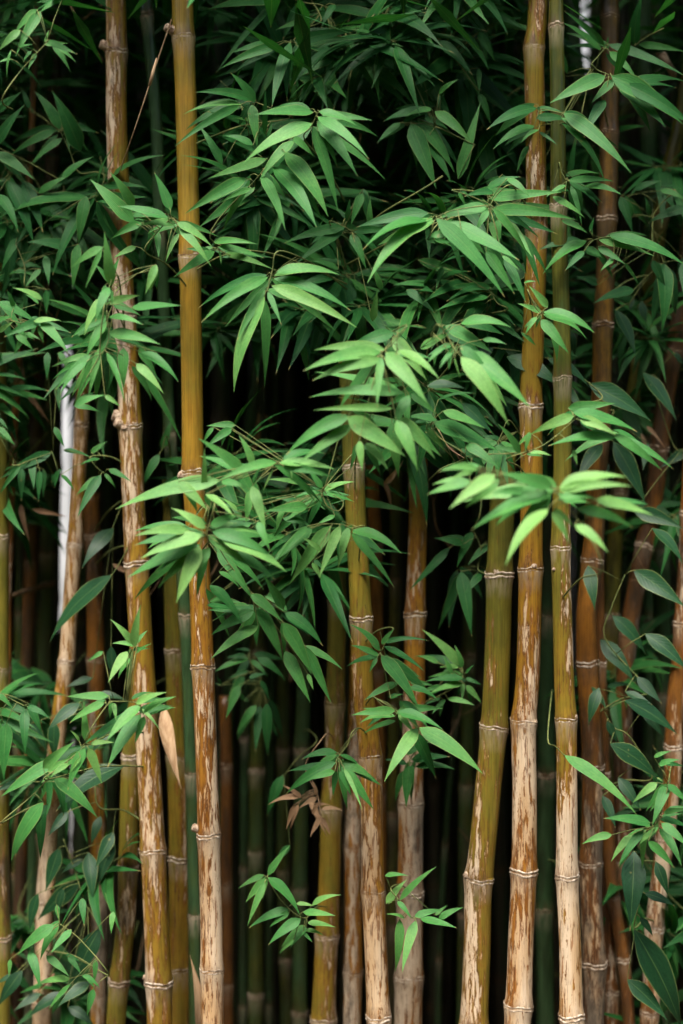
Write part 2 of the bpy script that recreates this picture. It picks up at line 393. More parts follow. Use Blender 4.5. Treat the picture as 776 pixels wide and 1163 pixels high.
culm('V', 'leaning weathered culm with white flaking skin behind the vine at right', .24,
     [(770,380),(752,480),(744,560),(733,620),(724,660),(713,723),(709,800),(706,1000),(704,1163)], 21, [400,510,620,723,850,980], shade_grime=.75, hue=(.95,.95), peel=(.55,.3), rim=.9, grey=.75, side=.8, shade=.4)
culm('W', 'dark green culm in shade near the right edge behind the vine', .48,
     [(742,300),(748,400),(751,620),(752,800),(752,1163)], 20, [470,625,790,950], hue=(.12,.1), peel=(.06,.02), rim=.4, shade=.6)
culm('X', 'orange tan culm at the right edge slanting inwards to its foot', .15,
     [(782,600),(774,740),(766,800),(764,848),(762,900),(752,980),(744,1055),(738,1150),(737,1163)], 20, [710,848,955,1055,1150], shade_grime=.5, hue=(.92,.9), peel=(.70,.45), rim=.8, grey=.25, shade=.2)
culm('K', 'olive brown culm slanting across the upper right corner', .32,
     [(786,60),(775,130),(763,180),(752,240),(738,330),(724,420),(700,600),(690,800)], 18, [95,245,400,560], shade_grime=.65, hue=(.38,.36), peel=(.12,.08), rim=.7, shade=.6)
culm('L1', 'dim brown culm in shade at upper left behind the hanging leaves', .50,
     [(60,-10),(62,60),(60,160),(54,260),(44,420),(36,600)], 15, [35,180,330,500], shade_grime=.9, hue=(.95,.95), peel=(.15,.15), rim=.8, grey=.5, shade=.7)
culm('L2', 'charcoal grey culm in shade near the upper left edge', .60,
     [(24,-10),(27,150),(28,400),(24,700)], 15, [70,230,400], hue=(.2,.2), peel=(.1,.1), rim=.6, grey=.9, shade=.9)
culm('L3', 'thin cane with a torn orange sheath at the far left', .26,
     [(25,360),(20,430),(16,500),(13,560),(9,700),(7,900)], 8, [420,505,620,760], shade_grime=.5, hue=(.9,.9), peel=(.45,.4), rim=.8, grey=.4, shade=.4)
culm('E2', 'slim brown culm in shadow between the central culm and the stout weathered culm', .42,
     [(421,400),(423,540),(426,618),(430,800),(433,1163)], 15, [490,618,760,900], hue=(.9,.85), peel=(.15,.1), rim=.8, grey=.3, shade=.7, top=480)
culm('E3', 'very dark thin culm just left of the stout weathered culm', .55,
     [(452,400),(449,600),(447,760),(444,1163)], 13, [520,660,800], hue=(.3,.3), peel=(.05,.05), rim=.6, shade=.9, top=480)
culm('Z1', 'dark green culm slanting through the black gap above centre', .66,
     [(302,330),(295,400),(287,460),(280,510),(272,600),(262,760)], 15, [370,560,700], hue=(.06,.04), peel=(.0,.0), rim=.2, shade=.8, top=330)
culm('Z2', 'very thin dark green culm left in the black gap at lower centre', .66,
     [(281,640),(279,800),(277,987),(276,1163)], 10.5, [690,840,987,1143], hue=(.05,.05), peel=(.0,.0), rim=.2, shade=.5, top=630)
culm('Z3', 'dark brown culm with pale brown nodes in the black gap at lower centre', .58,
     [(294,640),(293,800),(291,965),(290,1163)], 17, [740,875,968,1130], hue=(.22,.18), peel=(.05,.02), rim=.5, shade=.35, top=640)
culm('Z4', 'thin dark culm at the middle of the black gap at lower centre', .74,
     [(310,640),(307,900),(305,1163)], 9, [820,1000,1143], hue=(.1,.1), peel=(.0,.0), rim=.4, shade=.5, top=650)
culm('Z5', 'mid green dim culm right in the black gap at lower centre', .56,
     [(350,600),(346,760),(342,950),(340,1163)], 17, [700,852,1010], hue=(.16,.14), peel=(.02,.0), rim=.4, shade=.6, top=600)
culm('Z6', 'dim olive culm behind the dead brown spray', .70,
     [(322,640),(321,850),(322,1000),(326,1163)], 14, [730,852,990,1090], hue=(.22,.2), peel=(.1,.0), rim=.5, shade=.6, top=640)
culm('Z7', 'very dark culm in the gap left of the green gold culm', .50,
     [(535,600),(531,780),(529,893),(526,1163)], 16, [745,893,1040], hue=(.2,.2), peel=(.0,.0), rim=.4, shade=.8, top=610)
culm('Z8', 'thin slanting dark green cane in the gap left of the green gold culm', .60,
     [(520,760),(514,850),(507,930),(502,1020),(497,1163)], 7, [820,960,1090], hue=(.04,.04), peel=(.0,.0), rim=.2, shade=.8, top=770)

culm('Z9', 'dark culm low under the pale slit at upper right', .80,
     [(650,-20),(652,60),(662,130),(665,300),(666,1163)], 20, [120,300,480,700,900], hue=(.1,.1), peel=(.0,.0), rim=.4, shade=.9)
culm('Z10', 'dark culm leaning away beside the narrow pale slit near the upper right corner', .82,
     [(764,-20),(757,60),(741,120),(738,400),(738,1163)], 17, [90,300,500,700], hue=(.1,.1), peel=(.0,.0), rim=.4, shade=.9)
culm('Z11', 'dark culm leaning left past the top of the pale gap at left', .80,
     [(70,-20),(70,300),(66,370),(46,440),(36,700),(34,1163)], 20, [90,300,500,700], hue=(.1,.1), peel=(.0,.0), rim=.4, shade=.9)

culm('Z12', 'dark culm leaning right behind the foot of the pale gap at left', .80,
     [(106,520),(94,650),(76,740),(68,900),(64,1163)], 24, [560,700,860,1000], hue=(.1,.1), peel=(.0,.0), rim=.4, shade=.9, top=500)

# dark rows deeper in the grove; narrow slits stay open where the pale wall shows through in the photo
SLITS = [(71, 9), (668, 9), (738, 4)]
protos = []
for i in range(6):
    r = [.015, .019, .022, .018, .025, .016][i]
    zn = []; z = R.uniform(.05, .2)
    while z < 3.6: zn.append(z); z += R.uniform(.24, .36)
    lean = Vector((R.uniform(-.02, .02), R.uniform(-.02, .02), 0)); ph = R.uniform(0, 6)
    ax = lambda z, lean=lean, ph=ph: Vector((lean.x * z + .006 * math.sin(z * 1.7 + ph), lean.y * z, z))
    o = stem_mesh(ax, zn, lambda z, zn=zn, r=r: rad_profile(z, zn, r, 3.6, .16), 0, 3.7, 12, .12).build('bamboo_culm', M_CULM)
    protos.append(o)
first = [True] * 6
for Y, gap, xm in ((.82, .150, 1.25), (1.10, .082, 1.45), (1.45, .058, 1.7), (1.72, .046, 1.9), ):
    x = -xm
    while x < xm:
        x += gap * R.uniform(.75, 1.25)
        i = R.randrange(6); yy = Y + R.uniform(-.07, .07)
        px = 388 + (x) / mpp(yy)
        if any(abs(px - g) < h + 6 for g, h in SLITS): continue
        if first[i]: o = protos[i]; first[i] = False
        else: o = protos[i].copy(); col.objects.link(o)
        o.location = (x, yy, 0); o.rotation_euler = (0, 0, R.uniform(0, 6.28))
        o['hue_low'] = o['hue_high'] = R.choice([.0, .0, .04, .08, .2]); o['peel_low'] = R.choice([0., 0., .1]); o['peel_high'] = 0.
        o['rim'] = .7; o['grey'] = .5; o['shade_grime'] = R.uniform(.9, 1.2); o['side'] = 0.  # back rows carry strong painted shade in their colour
        tag(o, 'dark bamboo culm deep in the shadow at the back of the grove', 'bamboo culm', 'dark culms at the back of the grove')
# the last ranks merge into one dark mass
far = MB()
for Y in (2.0, 2.12, 2.25):
    x = -2.3
    while x < 2.3:
        x += R.uniform(.030, .036); yy = Y + R.uniform(-.03, .03); px = 388 + x / mpp(yy)
        if any(abs(px - g) < h + 5 for g, h in SLITS): continue
        ln = R.uniform(-.01, .01); r = R.uniform(.017, .022)
        zs = [0, .6, 1.2, 1.8, 2.4, 3.0, 3.7]
        far.tube([Vector((x + ln * z, yy, z)) for z in zs], [r] * 7, 8)
fo = far.build('distant_culms', M_CULM)
for kx, vx in dict(hue_low=.08, hue_high=.08, peel_low=0., peel_high=0., rim=.5, grey=.5, side=0., shade_grime=1.).items(): fo[kx] = vx  # darkness of the last ranks is painted into the skin
tag(fo, 'last ranks of bamboo merging into darkness', 'bamboo', kind='stuff')
for i in range(6):
    if first[i]: bpy.data.objects.remove(protos[i])

# ------------------------------------------------------------------ leaves
def leaf_mb(p0, p1, w, nrm, arch, fold, twist, kind='bamboo', bow=0., curl=.0, NV=12):
    """blade from p0 to p1; nrm is roughly its upper side; arch lifts the middle along nrm, bow shifts it sideways"""
    mb = MB(); ax = p1 - p0; L = ax.length; t = ax / L
    n = nrm - t * nrm.dot(t)
    if n.length < 1e-4: n = Vector((0, -1, 0)) - t * -t.y
    n.normalize(); s = t.cross(n)
    SS = (-1, -.55, 0, .55, 1)
    seed = R.uniform(0, 100)
    for i in range(NV + 1):
        v = i / NV
        if kind == 'bamboo': f = (1 - (1 - min(1, v / .26)) ** 2.2) * max(0, 1 - v ** 2.0) ** (.95 + .25 * v) * 1.06
        else: f = (1 - (1 - min(1, v / .36)) ** 2.0) * max(0, 1 - v ** 2.2) ** (.95 + .5 * v) * 1.05
        if i == 0: f = .05
        if i == NV: f = .012
        hw = w * .5 * f
        para = 4 * v * (1 - v)
        c = p0 + ax * v + n * (arch * L * para) + s * (bow * L * para) - n * (curl * L * v ** 3)
        tw = twist * (v - .3)
        sd = s * math.cos(tw) + n * math.sin(tw); nn = n * math.cos(tw) - s * math.sin(tw)
        for q in SS:
            rip = .045 * hw * mnoise.noise(Vector((v * 5 + seed, q * 1.5, seed))) * (2 if abs(q) > .9 else 1)
            mb.v.append(c + sd * (hw * q * math.cos(fold * .8)) + nn * (hw * (abs(q) ** 1.2) * math.sin(fold) + rip))
            mb.uv.append((.5 + .5 * q, v))
    for i in range(NV):
        for j in range(4):
            a = i * 5 + j
            mb.f.append((a, a + 1, a + 6, a + 5))
    return mb

def closest_on(stem, p):
    best = None
    for a, b in zip(stem[:-1], stem[1:]):
        ab = b - a; f = max(0, min(1, (p - a).dot(ab) / max(1e-9, ab.dot(ab)))); q = a + ab * f
        if best is None or (q - p).length < best[0]: best = ((q - p).length, q)
    return best[1]
def curve_pts(pts, n=6):
    out = []
    for i in range(len(pts) - 1):
        p0 = pts[max(i - 1, 0)]; p1 = pts[i]; p2 = pts[i + 1]; p3 = pts[min(i + 2, len(pts) - 1)]
        for k in range(n):
            f = k / n
            out.append(.5 * ((2 * p1) + (p2 - p0) * f + (2 * p0 - 5 * p1 + 4 * p2 - p3) * f * f + (3 * p1 - p0 - 3 * p2 + p3) * f ** 3))
    out.append(pts[-1]); return out

T = 3.88
def spray(label, tile, Y, tone, stem, leaves, kind='bamboo', mat=None, name='bamboo_branch', cat='bamboo branch', group='leafy bamboo branches in front of the culms', attach=None, spread=.05, twig=.0011, extra=1.05):
    """tile = photo corner of the measured area; stem and leaf positions are in its 3.88x pixels. Every leaf gets its own real depth."""
    ox, oy = tile; k = mpp(Y)
    P = lambda x, y, yy=Y: at(ox + x / T, oy + y / T, yy)
    st = [P(x, y) for x, y in stem]
    hub = st[0]
    # the twig runs back to the culm it grows from
    if attach:
        c = CULMS[attach]; zz = st[-1].z + R.uniform(-.08, -.01)
        e = c['axis'](zz)
        mid = (st[-1] * .5 + e * .5) + Vector((0, 0, .012))
        st2 = st + [mid, e]
    else:
        e = st[-1] + Vector((R.uniform(-.06, .06), .22, R.uniform(.0, .14))); st2 = st + [e]
    path = curve_pts(st2, 6)
    root = empty(name, hub.copy()); tag(root, label, cat, group)
    mb = MB(); n = len(path)
    mb.tube(path, [twig * (.75 + .9 * i / n) for i in range(n)], 6)
    lm = mat or (M_LEAF if kind == 'bamboo' else M_VINE)
    objs = []
    more = []
    if extra and len(leaves) > 3:
        base = [l for l in leaves if l[4] > 24]
        for i in range(int(len(base) * extra)):
            l = R.choice(base); dx, dy = l[2] - l[0], l[3] - l[1]; an = math.radians(R.uniform(-38, 38)); q = R.uniform(.6, 1.05)
            nx, ny = dx * math.cos(an) - dy * math.sin(an), dx * math.sin(an) + dy * math.cos(an)
            if ny < 0: ny *= .5
            bx, by = l[0] + R.uniform(-22, 22), l[1] + R.uniform(-22, 22)
            more.append((bx, by, bx + nx * q, by + ny * q, l[4] * R.uniform(.7, .95), None, 1))
    for lf in more + list(leaves):
        bx, by, tx, ty, w = lf[:5]
        bow = lf[5] if len(lf) > 5 else None
        yb = Y + R.uniform(-spread, spread) * .5 + (R.uniform(.03, .11) if len(lf) > 6 else 0)
        L2 = math.hypot(tx - bx, ty - by) / T * k
        yt = yb - L2 * (R.uniform(-.12, .50) if len(lf) < 7 else R.uniform(-.45, .2))
        p0, p1 = P(bx, by, yb), P(tx, ty, yt)
        ax = (p1 - p0).normalized()
        back = (CAM - (p0 + p1) * .5).normalized()
        # upper side leans skyward, seen partly from the camera
        q = R.uniform(.15, .95)
        up = Vector((R.uniform(-.5, .5), 0, 1.0))
        nrm = back * (1 - q * .45) + up * (q * .75)
        nrm = nrm - ax * nrm.dot(ax); nrm.normalize()
        cosv = max(.42, abs(nrm.dot((back - ax * back.dot(ax)).normalized())))
        ww = min(w / T * k / cosv * (.80 if kind == 'bamboo' else 1), L2 * (.27 if kind == 'bamboo' else .33))
        if bow is None:
            # gravity: near-horizontal blades bow slightly upward in the middle
            s = ax.cross(nrm); sgn = 1 if s.z > 0 else -1
            bow = sgn * R.uniform(0, .045) * math.hypot(ax.x, ax.y)
        m = leaf_mb(p0, p1, ww, nrm, R.uniform(.01, .10), R.uniform(.03, .24), R.uniform(-.45, .45), kind, bow, R.uniform(0, .05))
        o = m.build('leaf', lm, root, origin=p0)
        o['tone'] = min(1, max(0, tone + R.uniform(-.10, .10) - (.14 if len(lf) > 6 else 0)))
        objs.append(o)
        q0 = closest_on(path[:max(2, 6 * len(st))], p0)
        if (q0 - p0).length > .002:
            d = (p1 - p0).normalized()
            mid = q0.lerp(p0, .5) + Vector((0, -.004, .003))
            mb.tube([q0, mid, p0, p0 + d * .006], [twig * .65] * 3 + [twig * .5], 5)
    tw = mb.build('twig', M_DRYTWIG if lm is M_DRY else M_TWIG, root, origin=hub)
    return root
VG = 'dark broad leaved vines climbing among the culms'
def vine(label, tile, Y, tone, stem, leaves, attach=None):
    return spray(label, tile, Y, tone, stem, leaves, 'vine', M_VINE, 'climbing_vine', 'vine', VG, attach, .10, .0013, 0)

BG = 'leafy bamboo branches in front of the culms'
# ---- tile coordinates are measured in the photo, seven or eight to a row
spray('crisp fan of broad light leaves at centre, one long leaf hanging straight down', (200,200), -.28, .70, [(412,450),(405,500),(425,415),(455,330)], [
 (405,445,110,645,66),(392,500,270,722,54),(390,530,248,950,84),(405,508,465,655,34),(420,482,800,668,74),(430,452,775,585,64),(440,425,720,428,58)], attach='D')
spray('small spray of narrow leaves crossing the golden culm at a third of the photo height', (200,200), -.20, .60, [(182,320),(250,350),(330,330)], [
 (185,312,390,358,42),(215,340,432,412,38),(170,330,-10,445,58),(165,292,358,296,40),(190,330,200,390,14),(150,330,40,320,34)], attach='A')
spray('spray of pale pointed leaves just left of the golden culm in the upper quarter', (0,200), -.24, .62, [(752,186),(700,240),(640,330)], [
 (740,185,520,130,48),(778,206,615,215,46),(625,205,490,275,52),(590,205,395,10,86),(590,140,485,-20,58),(752,150,680,-20,62),(780,203,936,308,46),(790,226,931,395,50),(690,240,700,360,40),(600,310,500,360,34),(790,250,730,380,30)], attach='A')
spray('upper fan of leaves left of centre with a blunt leaf pointing left', (200,0), -.26, .60, [(622,500),(595,560),(565,610)], [
 (605,495,345,505,60),(630,490,800,550,74),(600,545,295,708,78),(600,555,718,930,64),(625,530,800,770,80),(625,515,850,700,62)], attach='D')
spray('hanging cluster of long leaves below the upper fan, pointing down to the centre', (200,0), -.22, .56, [(520,600),(430,690),(370,770),(150,1050)], [
 (400,700,140,785,54),(310,785,40,941,72),(480,670,675,946,92),(430,735,620,1000,88),(378,770,483,1011,62),(510,600,610,690,66),(520,620,365,790,56),(330,830,200,890,34)], attach='D')
spray('upper spray with one drooping pale leaf above the blunt leaf', (200,0), -.12, .46, [(512,185),(560,130),(640,90)], [
 (503,185,418,462,66),(525,185,800,130,62),(530,198,800,168,52),(450,200,195,300,56),(440,190,240,230,42),(497,215,490,445,52),(540,210,520,310,40)])
spray('thin leaved spray whose long leaves reach across the golden culm near the top', (200,0), -.14, .46, [(345,448),(400,470),(500,520)], [
 (340,440,85,405,56),(290,460,25,498,28),(282,464,0,640,52),(350,450,240,318,72),(335,460,358,655,60),(390,595,392,380,30),(205,725,100,550,46),(340,640,200,598,46)], attach='A')
spray('dark leaves arching from the top edge left of centre', (200,0), -.02, .36, [(470,-20),(560,10),(660,40)], [
 (440,0,140,40,64),(450,0,172,322,36),(545,20,470,175,66),(700,20,640,125,62),(740,240,600,225,36),(735,262,535,455,92),(700,250,500,360,72),(772,252,715,365,40),(620,90,440,130,40),(690,60,560,110,50)])
spray('dark spray under the top edge right of centre, leaves in all directions', (400,0), .0, .40, [(185,120),(240,80),(330,0)], [
 (190,120,400,160,52),(180,125,0,155,46),(120,130,40,235,30),(212,150,110,252,58),(180,128,105,182,30),(275,15,130,102,62),(300,40,455,152,52),(340,180,340,278,26),(260,170,330,190,50),(330,10,250,60,50)])
spray('cascade of leaves running down to the right at the upper right of centre', (400,0), .0, .46, [(375,170),(470,280),(560,400)], [
 (380,180,530,330,62),(480,290,560,420,52),(560,412,610,545,42),(440,250,440,318,20),(470,130,606,308,82),(560,140,632,272,46),(520,10,732,102,46),(530,35,776,138,62),(640,100,850,145,40),(560,300,560,420,30),(410,150,540,258,24)])
spray('dark bluish leaves fanned downwards left of the cascade', (400,0), .06, .28, [(-10,240),(-60,200),(-120,150)], [
 (0,250,275,462,72),(30,300,262,478,52),(0,340,145,497,84),(20,235,205,320,30),(0,320,105,440,60),(-40,230,60,200,40),(0,545,80,560,50)])
spray('spray with a long strap leaf standing upright at the upper middle', (400,0), -.06, .48, [(545,640),(480,610),(365,560)], [
 (365,490,530,632,62),(468,790,567,445,66),(290,530,455,758,78),(260,545,370,830,104),(352,480,235,512,46),(340,490,135,532,52),(212,540,110,627,52),(320,520,425,570,52),(330,620,440,800,72),(382,415,468,348,52),(385,420,378,472,46),(225,260,365,380,38)])
spray('leaves in front of the mottled tall culm pointing left, near its upper part', (576,0), -.14, .46, [(145,480),(200,490),(300,520)], [
 (130,475,-88,562,88),(120,555,-63,650,84),(140,572,60,628,52),(130,478,248,492,42),(130,520,280,530,52),(140,580,225,640,18),(95,640,40,760,60)], attach='G')
spray('large drooping dark leaves with light edges at upper right, tips to the right', (576,0), -.20, .40, [(450,330),(400,310),(370,290)], [
 (432,335,188,455,84),(472,350,370,456,72),(432,440,340,605,62),(460,335,776,548,108),(520,370,830,565,80),(490,380,700,560,70),(250,498,545,755,78),(240,520,520,712,52)], attach='I')
spray('sparse spray of thin twisted leaves at the top right', (576,0), -.06, .48, [(440,205),(400,250),(370,300)], [
 (430,200,250,45,40),(412,222,228,90,36),(445,195,790,335,52),(452,228,575,352,46),(440,200,446,160,16),(265,325,235,190,28),(275,776,305,600,36),(130,776,150,650,34)])
spray('upright rounded leaf with a thin side leaf near the top right corner', (576,0), -.02, .42, [(560,202),(620,160),(690,125)], [
 (562,200,600,-30,72),(580,195,790,228,42)])
spray('yellow green shoot dangling from the upper left corner', (0,0), -.32, .64, [(210,185),(90,315),(10,440)], [
 (210,180,340,238,36),(160,235,125,305,42),(200,190,215,130,36),(280,-10,170,55,62),(180,48,70,245,62),(90,132,-10,228,42),(50,260,-10,276,30),(80,205,145,195,14),(50,220,30,350,14)])
spray('dark spray at left under the dangling shoot with thin curved leaves', (0,0), .06, .36, [(270,585),(310,670),(350,760)], [
 (265,570,152,400,72),(355,665,230,400,112),(245,575,45,685,46),(275,610,130,722,36),(280,555,435,585,46),(300,590,305,668,30),(130,478,95,385,46),(285,570,360,540,40)], attach='B')
spray('dark leaves at the left edge in the upper fifth', (0,0), .02, .34, [(-30,640),(-60,600),(-90,560)], [
 (-10,670,152,790,72),(270,795,410,690,40),(-10,500,100,400,30),(-20,640,110,460,60),(-20,480,60,420,40),(-5,200,60,140,50),(-10,140,40,155,36)])
spray('pair of hanging broad pointed leaves at upper left, side by side', (0,200), .02, .46, [(60,-10),(30,-60),(-20,-100)], [
 (40,20,150,302,78),(105,20,190,246,78),(-10,80,82,246,62),(170,76,312,-5,36),(10,20,-60,30,50)])
spray('pale leaves ranged along a hanging stalk left of the golden culm, one leaf upright', (0,200), -.36, .66, [(470,590),(480,500),(490,470),(520,440)], [
 (492,485,460,245,62),(455,312,315,402,46),(450,322,374,502,30),(482,490,420,642,52),(460,530,370,702,82),(470,640,380,800,92),(480,560,617,525,84),(480,620,632,655,74),(480,690,706,740,66),(580,580,800,570,46),(690,390,640,522,46),(490,500,495,570,34)], attach='B')
spray('lower half of the pale stalk spray, leaf tips over the knobbly node', (0,400), -.36, .66, [(470,-180),(480,-60),(440,0),(470,-250)], [
 (430,20,330,232,56),(400,10,243,166,46),(382,42,262,187,36),(470,0,552,222,36),(545,-20,545,165,112),(600,50,722,182,52),(620,0,790,130,62),(690,0,680,72,40),(480,-100,430,60,60),(330,230,465,188,46),(462,190,532,240,36),(440,-20,390,200,44)], attach='B')
spray('bushy pale spray at the left edge a third of the way down', (0,200), -.30, .62, [(170,650),(60,640),(-40,600)], [
 (-10,555,152,642,52),(180,640,18,707,52),(150,640,270,636,50),(180,640,300,776,62),(170,660,192,738,36),(186,542,60,490,62),(62,580,30,500,42),(-20,640,60,620,36),(70,700,150,770,40),(-10,690,60,640,44),(120,690,60,790,40),(110,690,180,720,36)])
spray('thin curling leaves behind the bushy pale spray at left', (0,200), .02, .44, [(70,300),(110,400),(120,500)], [
 (80,270,5,420,48),(70,380,190,405,36),(60,420,150,440,40),(180,410,110,490,30),(110,400,170,480,30),(200,350,215,480,60),(205,500,205,610,34),(330,320,120,290,66),(345,300,320,500,56),(380,90,345,300,72)])
spray('dark leaves hanging over the pale gap at left, tips down', (0,400), .04, .36, [(235,440),(150,470),(60,500)], [
 (230,440,-5,560,62),(140,475,150,605,46),(95,510,95,655,42),(88,505,-5,630,32),(-5,290,35,340,40),(-10,330,62,405,44),(210,0,208,122,38),(260,0,312,92,50),(175,520,170,660,36),(250,150,262,260,44),(240,330,285,420,40),(255,520,240,600,44)], extra=.5)
spray('small mid green spray left of the knobbly node with tips to lower left', (0,400), .02, .44, [(460,535),(420,500),(400,460)], [
 (280,430,402,460,56),(400,445,472,393,42),(480,515,580,570,54),(460,535,512,602,22),(445,540,340,728,56),(440,550,335,632,46),(270,540,330,610,60),(440,470,350,500,40)], attach='B', extra=.3)
spray('dark twisted leaf strip beside the jade green culm', (0,400), .10, .40, [(712,440),(722,400),(735,370)], [
 (715,430,757,298,50),(702,450,622,602,48)], attach='C')
spray('long pale leaves sweeping left over the thick left culm, below the golden culm knob', (200,400), -.42, .72, [(445,484),(480,490),(600,500)], [
 (442,484,185,562,54),(195,565,-271,684,88),(455,488,700,510,50),(470,505,690,550,52),(300,525,95,378,62),(340,500,280,365,52),(340,580,375,500,40),(335,590,395,800,62),(10,570,140,697,74),(130,625,260,722,56),(200,570,322,602,42),(125,610,125,425,36),(430,510,380,620,12),(505,500,512,575,10)], attach='A')
spray('dense star of pale leaves hiding the golden culm just below mid height', (200,600), -.44, .70, [(133,30),(150,-30),(170,-110)], [
 (120,20,-186,72,74),(112,30,-156,132,78),(92,60,-216,217,84),(80,80,-86,197,46),(105,80,0,332,88),(150,85,30,270,66),(140,30,320,165,66),(160,15,435,132,74),(200,50,490,190,78),(240,110,440,222,74),(360,-30,415,100,62),(170,0,380,28,72),(130,0,-20,-92,72),(60,10,-180,30,60),(150,-10,300,-70,60)], attach='A')
spray('drooping trail of long leaves right of the golden culm, tips pointing down right', (200,600), -.26, .54, [(335,285),(230,150),(170,60)], [
 (180,100,345,322,64),(330,290,470,412,74),(360,350,472,585,74),(345,362,152,470,68),(362,430,152,574,64),(475,355,385,205,94),(480,372,650,516,78),(475,415,598,645,84),(480,540,592,767,74),(570,520,684,772,62),(468,412,475,572,36),(580,640,606,712,30),(150,250,300,432,62),(190,190,282,262,62),(150,320,300,330,50)], attach='A')
spray('row of pale leaves hanging like fingers left of the central culm', (200,600), -.30, .66, [(690,-20),(740,-15),(776,0),(830,-10)], [
 (600,0,410,165,68),(580,-10,438,150,40),(680,-10,500,247,84),(722,-10,630,217,58),(760,-5,714,177,52),(600,150,642,228,32),(778,8,996,105,74),(771,20,967,266,48),(640,100,560,40,40)], attach='D')
spray('tangle of leaves and thin shoots between the golden and central culms at mid height', (200,400), -.24, .58, [(650,605),(700,540),(790,440)], [
 (645,600,580,510,82),(640,620,520,640,36),(650,610,790,570,46),(660,620,790,660,50),(560,580,400,560,30),(580,680,390,700,66),(470,730,600,770,60),(640,640,480,740,50),(740,640,650,680,46),(700,720,620,760,50),(270,700,200,640,56),(245,335,130,420,64),(165,330,120,400,54),(330,760,240,800,60),(480,680,440,790,40)], attach='D')
spray('big pale leaves thrust left across the central culm at mid height', (400,400), -.46, .74, [(125,5),(180,-40),(240,-120)], [
 (125,0,-216,82,78),(130,30,-176,124,72),(230,180,-191,190,62),(180,248,-171,254,46),(-10,280,-296,449,78),(0,320,-236,492,66),(130,20,110,242,46),(150,0,332,222,94),(205,-10,386,116,82),(252,190,178,352,62),(195,300,290,522,100),(-20,285,240,462,110),(0,250,110,322,46),(60,400,160,517,56),(32,390,45,525,46)], attach='D')
spray('broad pale leaves pointing down right above the stout weathered culm', (400,400), -.46, .72, [(455,5),(420,-70),(370,-120)], [
 (440,0,385,72,52),(480,20,692,318,94),(490,0,790,250,112),(475,-30,640,142,64),(450,20,478,120,10),(400,-20,330,50,60)], attach='E')
spray('layered leaves over the top of the stout weathered culm', (400,400), -.34, .58, [(345,320),(390,380),(500,460)], [
 (260,182,370,272,52),(400,260,588,336,56),(360,312,660,437,88),(230,332,332,312,62),(330,340,412,442,52),(500,405,650,512,82),(370,300,220,290,50),(380,330,520,400,50),(740,450,645,315,42),(380,210,545,180,16)], attach='E')
spray('two broad glossy leaves mixed into the pale leaves at mid height right of centre', (400,400), -.30, .50, [(470,215),(420,180),(360,170)], [
 (330,150,502,160,88),(485,225,615,355,124)], extra=0, kind='vine', name='climbing_vine', cat='vine', group=VG)
spray('blurred nearest spray of pale leaves in front of the two pale right hand culms', (576,400), -.62, .80, [(200,600),(350,790),(420,960)], [
 (-130,515,-303,525,46),(-160,568,-353,627,62),(-53,540,-253,687,80),(205,605,-158,768,114),(180,600,-60,700,90),(230,600,530,546,74),(230,612,550,590,62),(390,650,645,717,62),(310,690,560,770,66),(200,590,-30,530,80),(200,700,275,842,60),(180,690,-10,931,114),(300,760,446,880,74),(230,640,400,650,80),(100,620,-70,620,70)], attach='H')
spray('light spray of four long leaves in front of the pale striped culm at mid height', (576,400), -.36, .70, [(300,295),(160,410),(0,470)], [
 (295,280,100,362,62),(100,350,78,442,30),(290,266,577,346,68),(320,290,480,362,58),(468,360,690,522,54),(482,375,180,412,64),(100,445,196,456,32),(290,430,310,497,26)], attach='G')
spray('arched spray of large leaves at upper centre, tips hanging both sides', (400,200), -.30, .62, [(368,182),(450,150),(600,135)], [
 (355,185,65,465,84),(372,186,678,525,88),(400,195,555,445,46),(420,200,737,367,84),(600,136,375,186,74),(330,192,45,312,74),(345,262,480,270,46),(490,310,415,360,14)], attach='D')
spray('narrow leaves hanging in front of the mottled tall culm at upper right of centre', (400,200), -.24, .58, [(605,135),(640,80),(700,40)], [
 (620,140,778,347,46),(600,150,540,252,72),(640,190,650,302,46),(590,330,716,518,62),(660,350,740,417,22),(670,360,768,562,52),(610,200,640,320,36),(470,70,500,130,40)], attach='G')
spray('dark mid sized leaves below the arched spray at centre', (400,200), -.06, .42, [(610,510),(640,560),(680,590)], [
 (290,370,568,470,62),(612,490,380,494,58),(600,532,368,590,52),(590,560,470,602,36),(400,400,370,500,40),(240,500,365,600,54),(345,480,180,480,46),(390,600,250,732,62),(240,650,130,635,32)], attach='E')
spray('leaves pointing right across the mottled tall culm in the upper third', (576,200), -.20, .54, [(-80,120),(-160,90),(-240,60)], [
 (-80,100,242,70,62),(-70,150,307,190,68),(0,10,102,96,36),(-90,60,60,0,50),(0,200,112,360,50),(75,270,146,490,42),(-60,70,-190,90,60)], attach='G')
spray('leaves beside the arched spray at left, one standing upright', (400,200), -.10, .48, [(0,245),(-40,220),(-100,200)], [
 (0,240,187,240,48),(-5,255,62,408,62),(80,220,80,90,36),(45,75,-5,215,60),(-30,225,-300,295,60),(-35,230,-245,385,62),(90,640,112,500,42),(130,500,95,400,40),(-20,200,-10,100,50),(-60,410,-180,370,70)], attach='D')
spray('cluster of leaves at the junction of thin twigs, lower part of the centre', (400,200), -.40, .66, [(240,660),(180,720),(130,780),(60,850)], [
 (185,690,-40,776,80),(180,710,330,900,90),(330,670,190,660,10)], attach='D')
spray('broad leaf pair with pale veins behind the junction of thin twigs', (400,200), -.36, .54, [(390,660),(440,740),(455,800)], [
 (410,660,620,776,84),(450,740,330,790,60),(575,720,680,740,46),(300,760,440,690,60),(480,650,700,660,80)], attach='E')
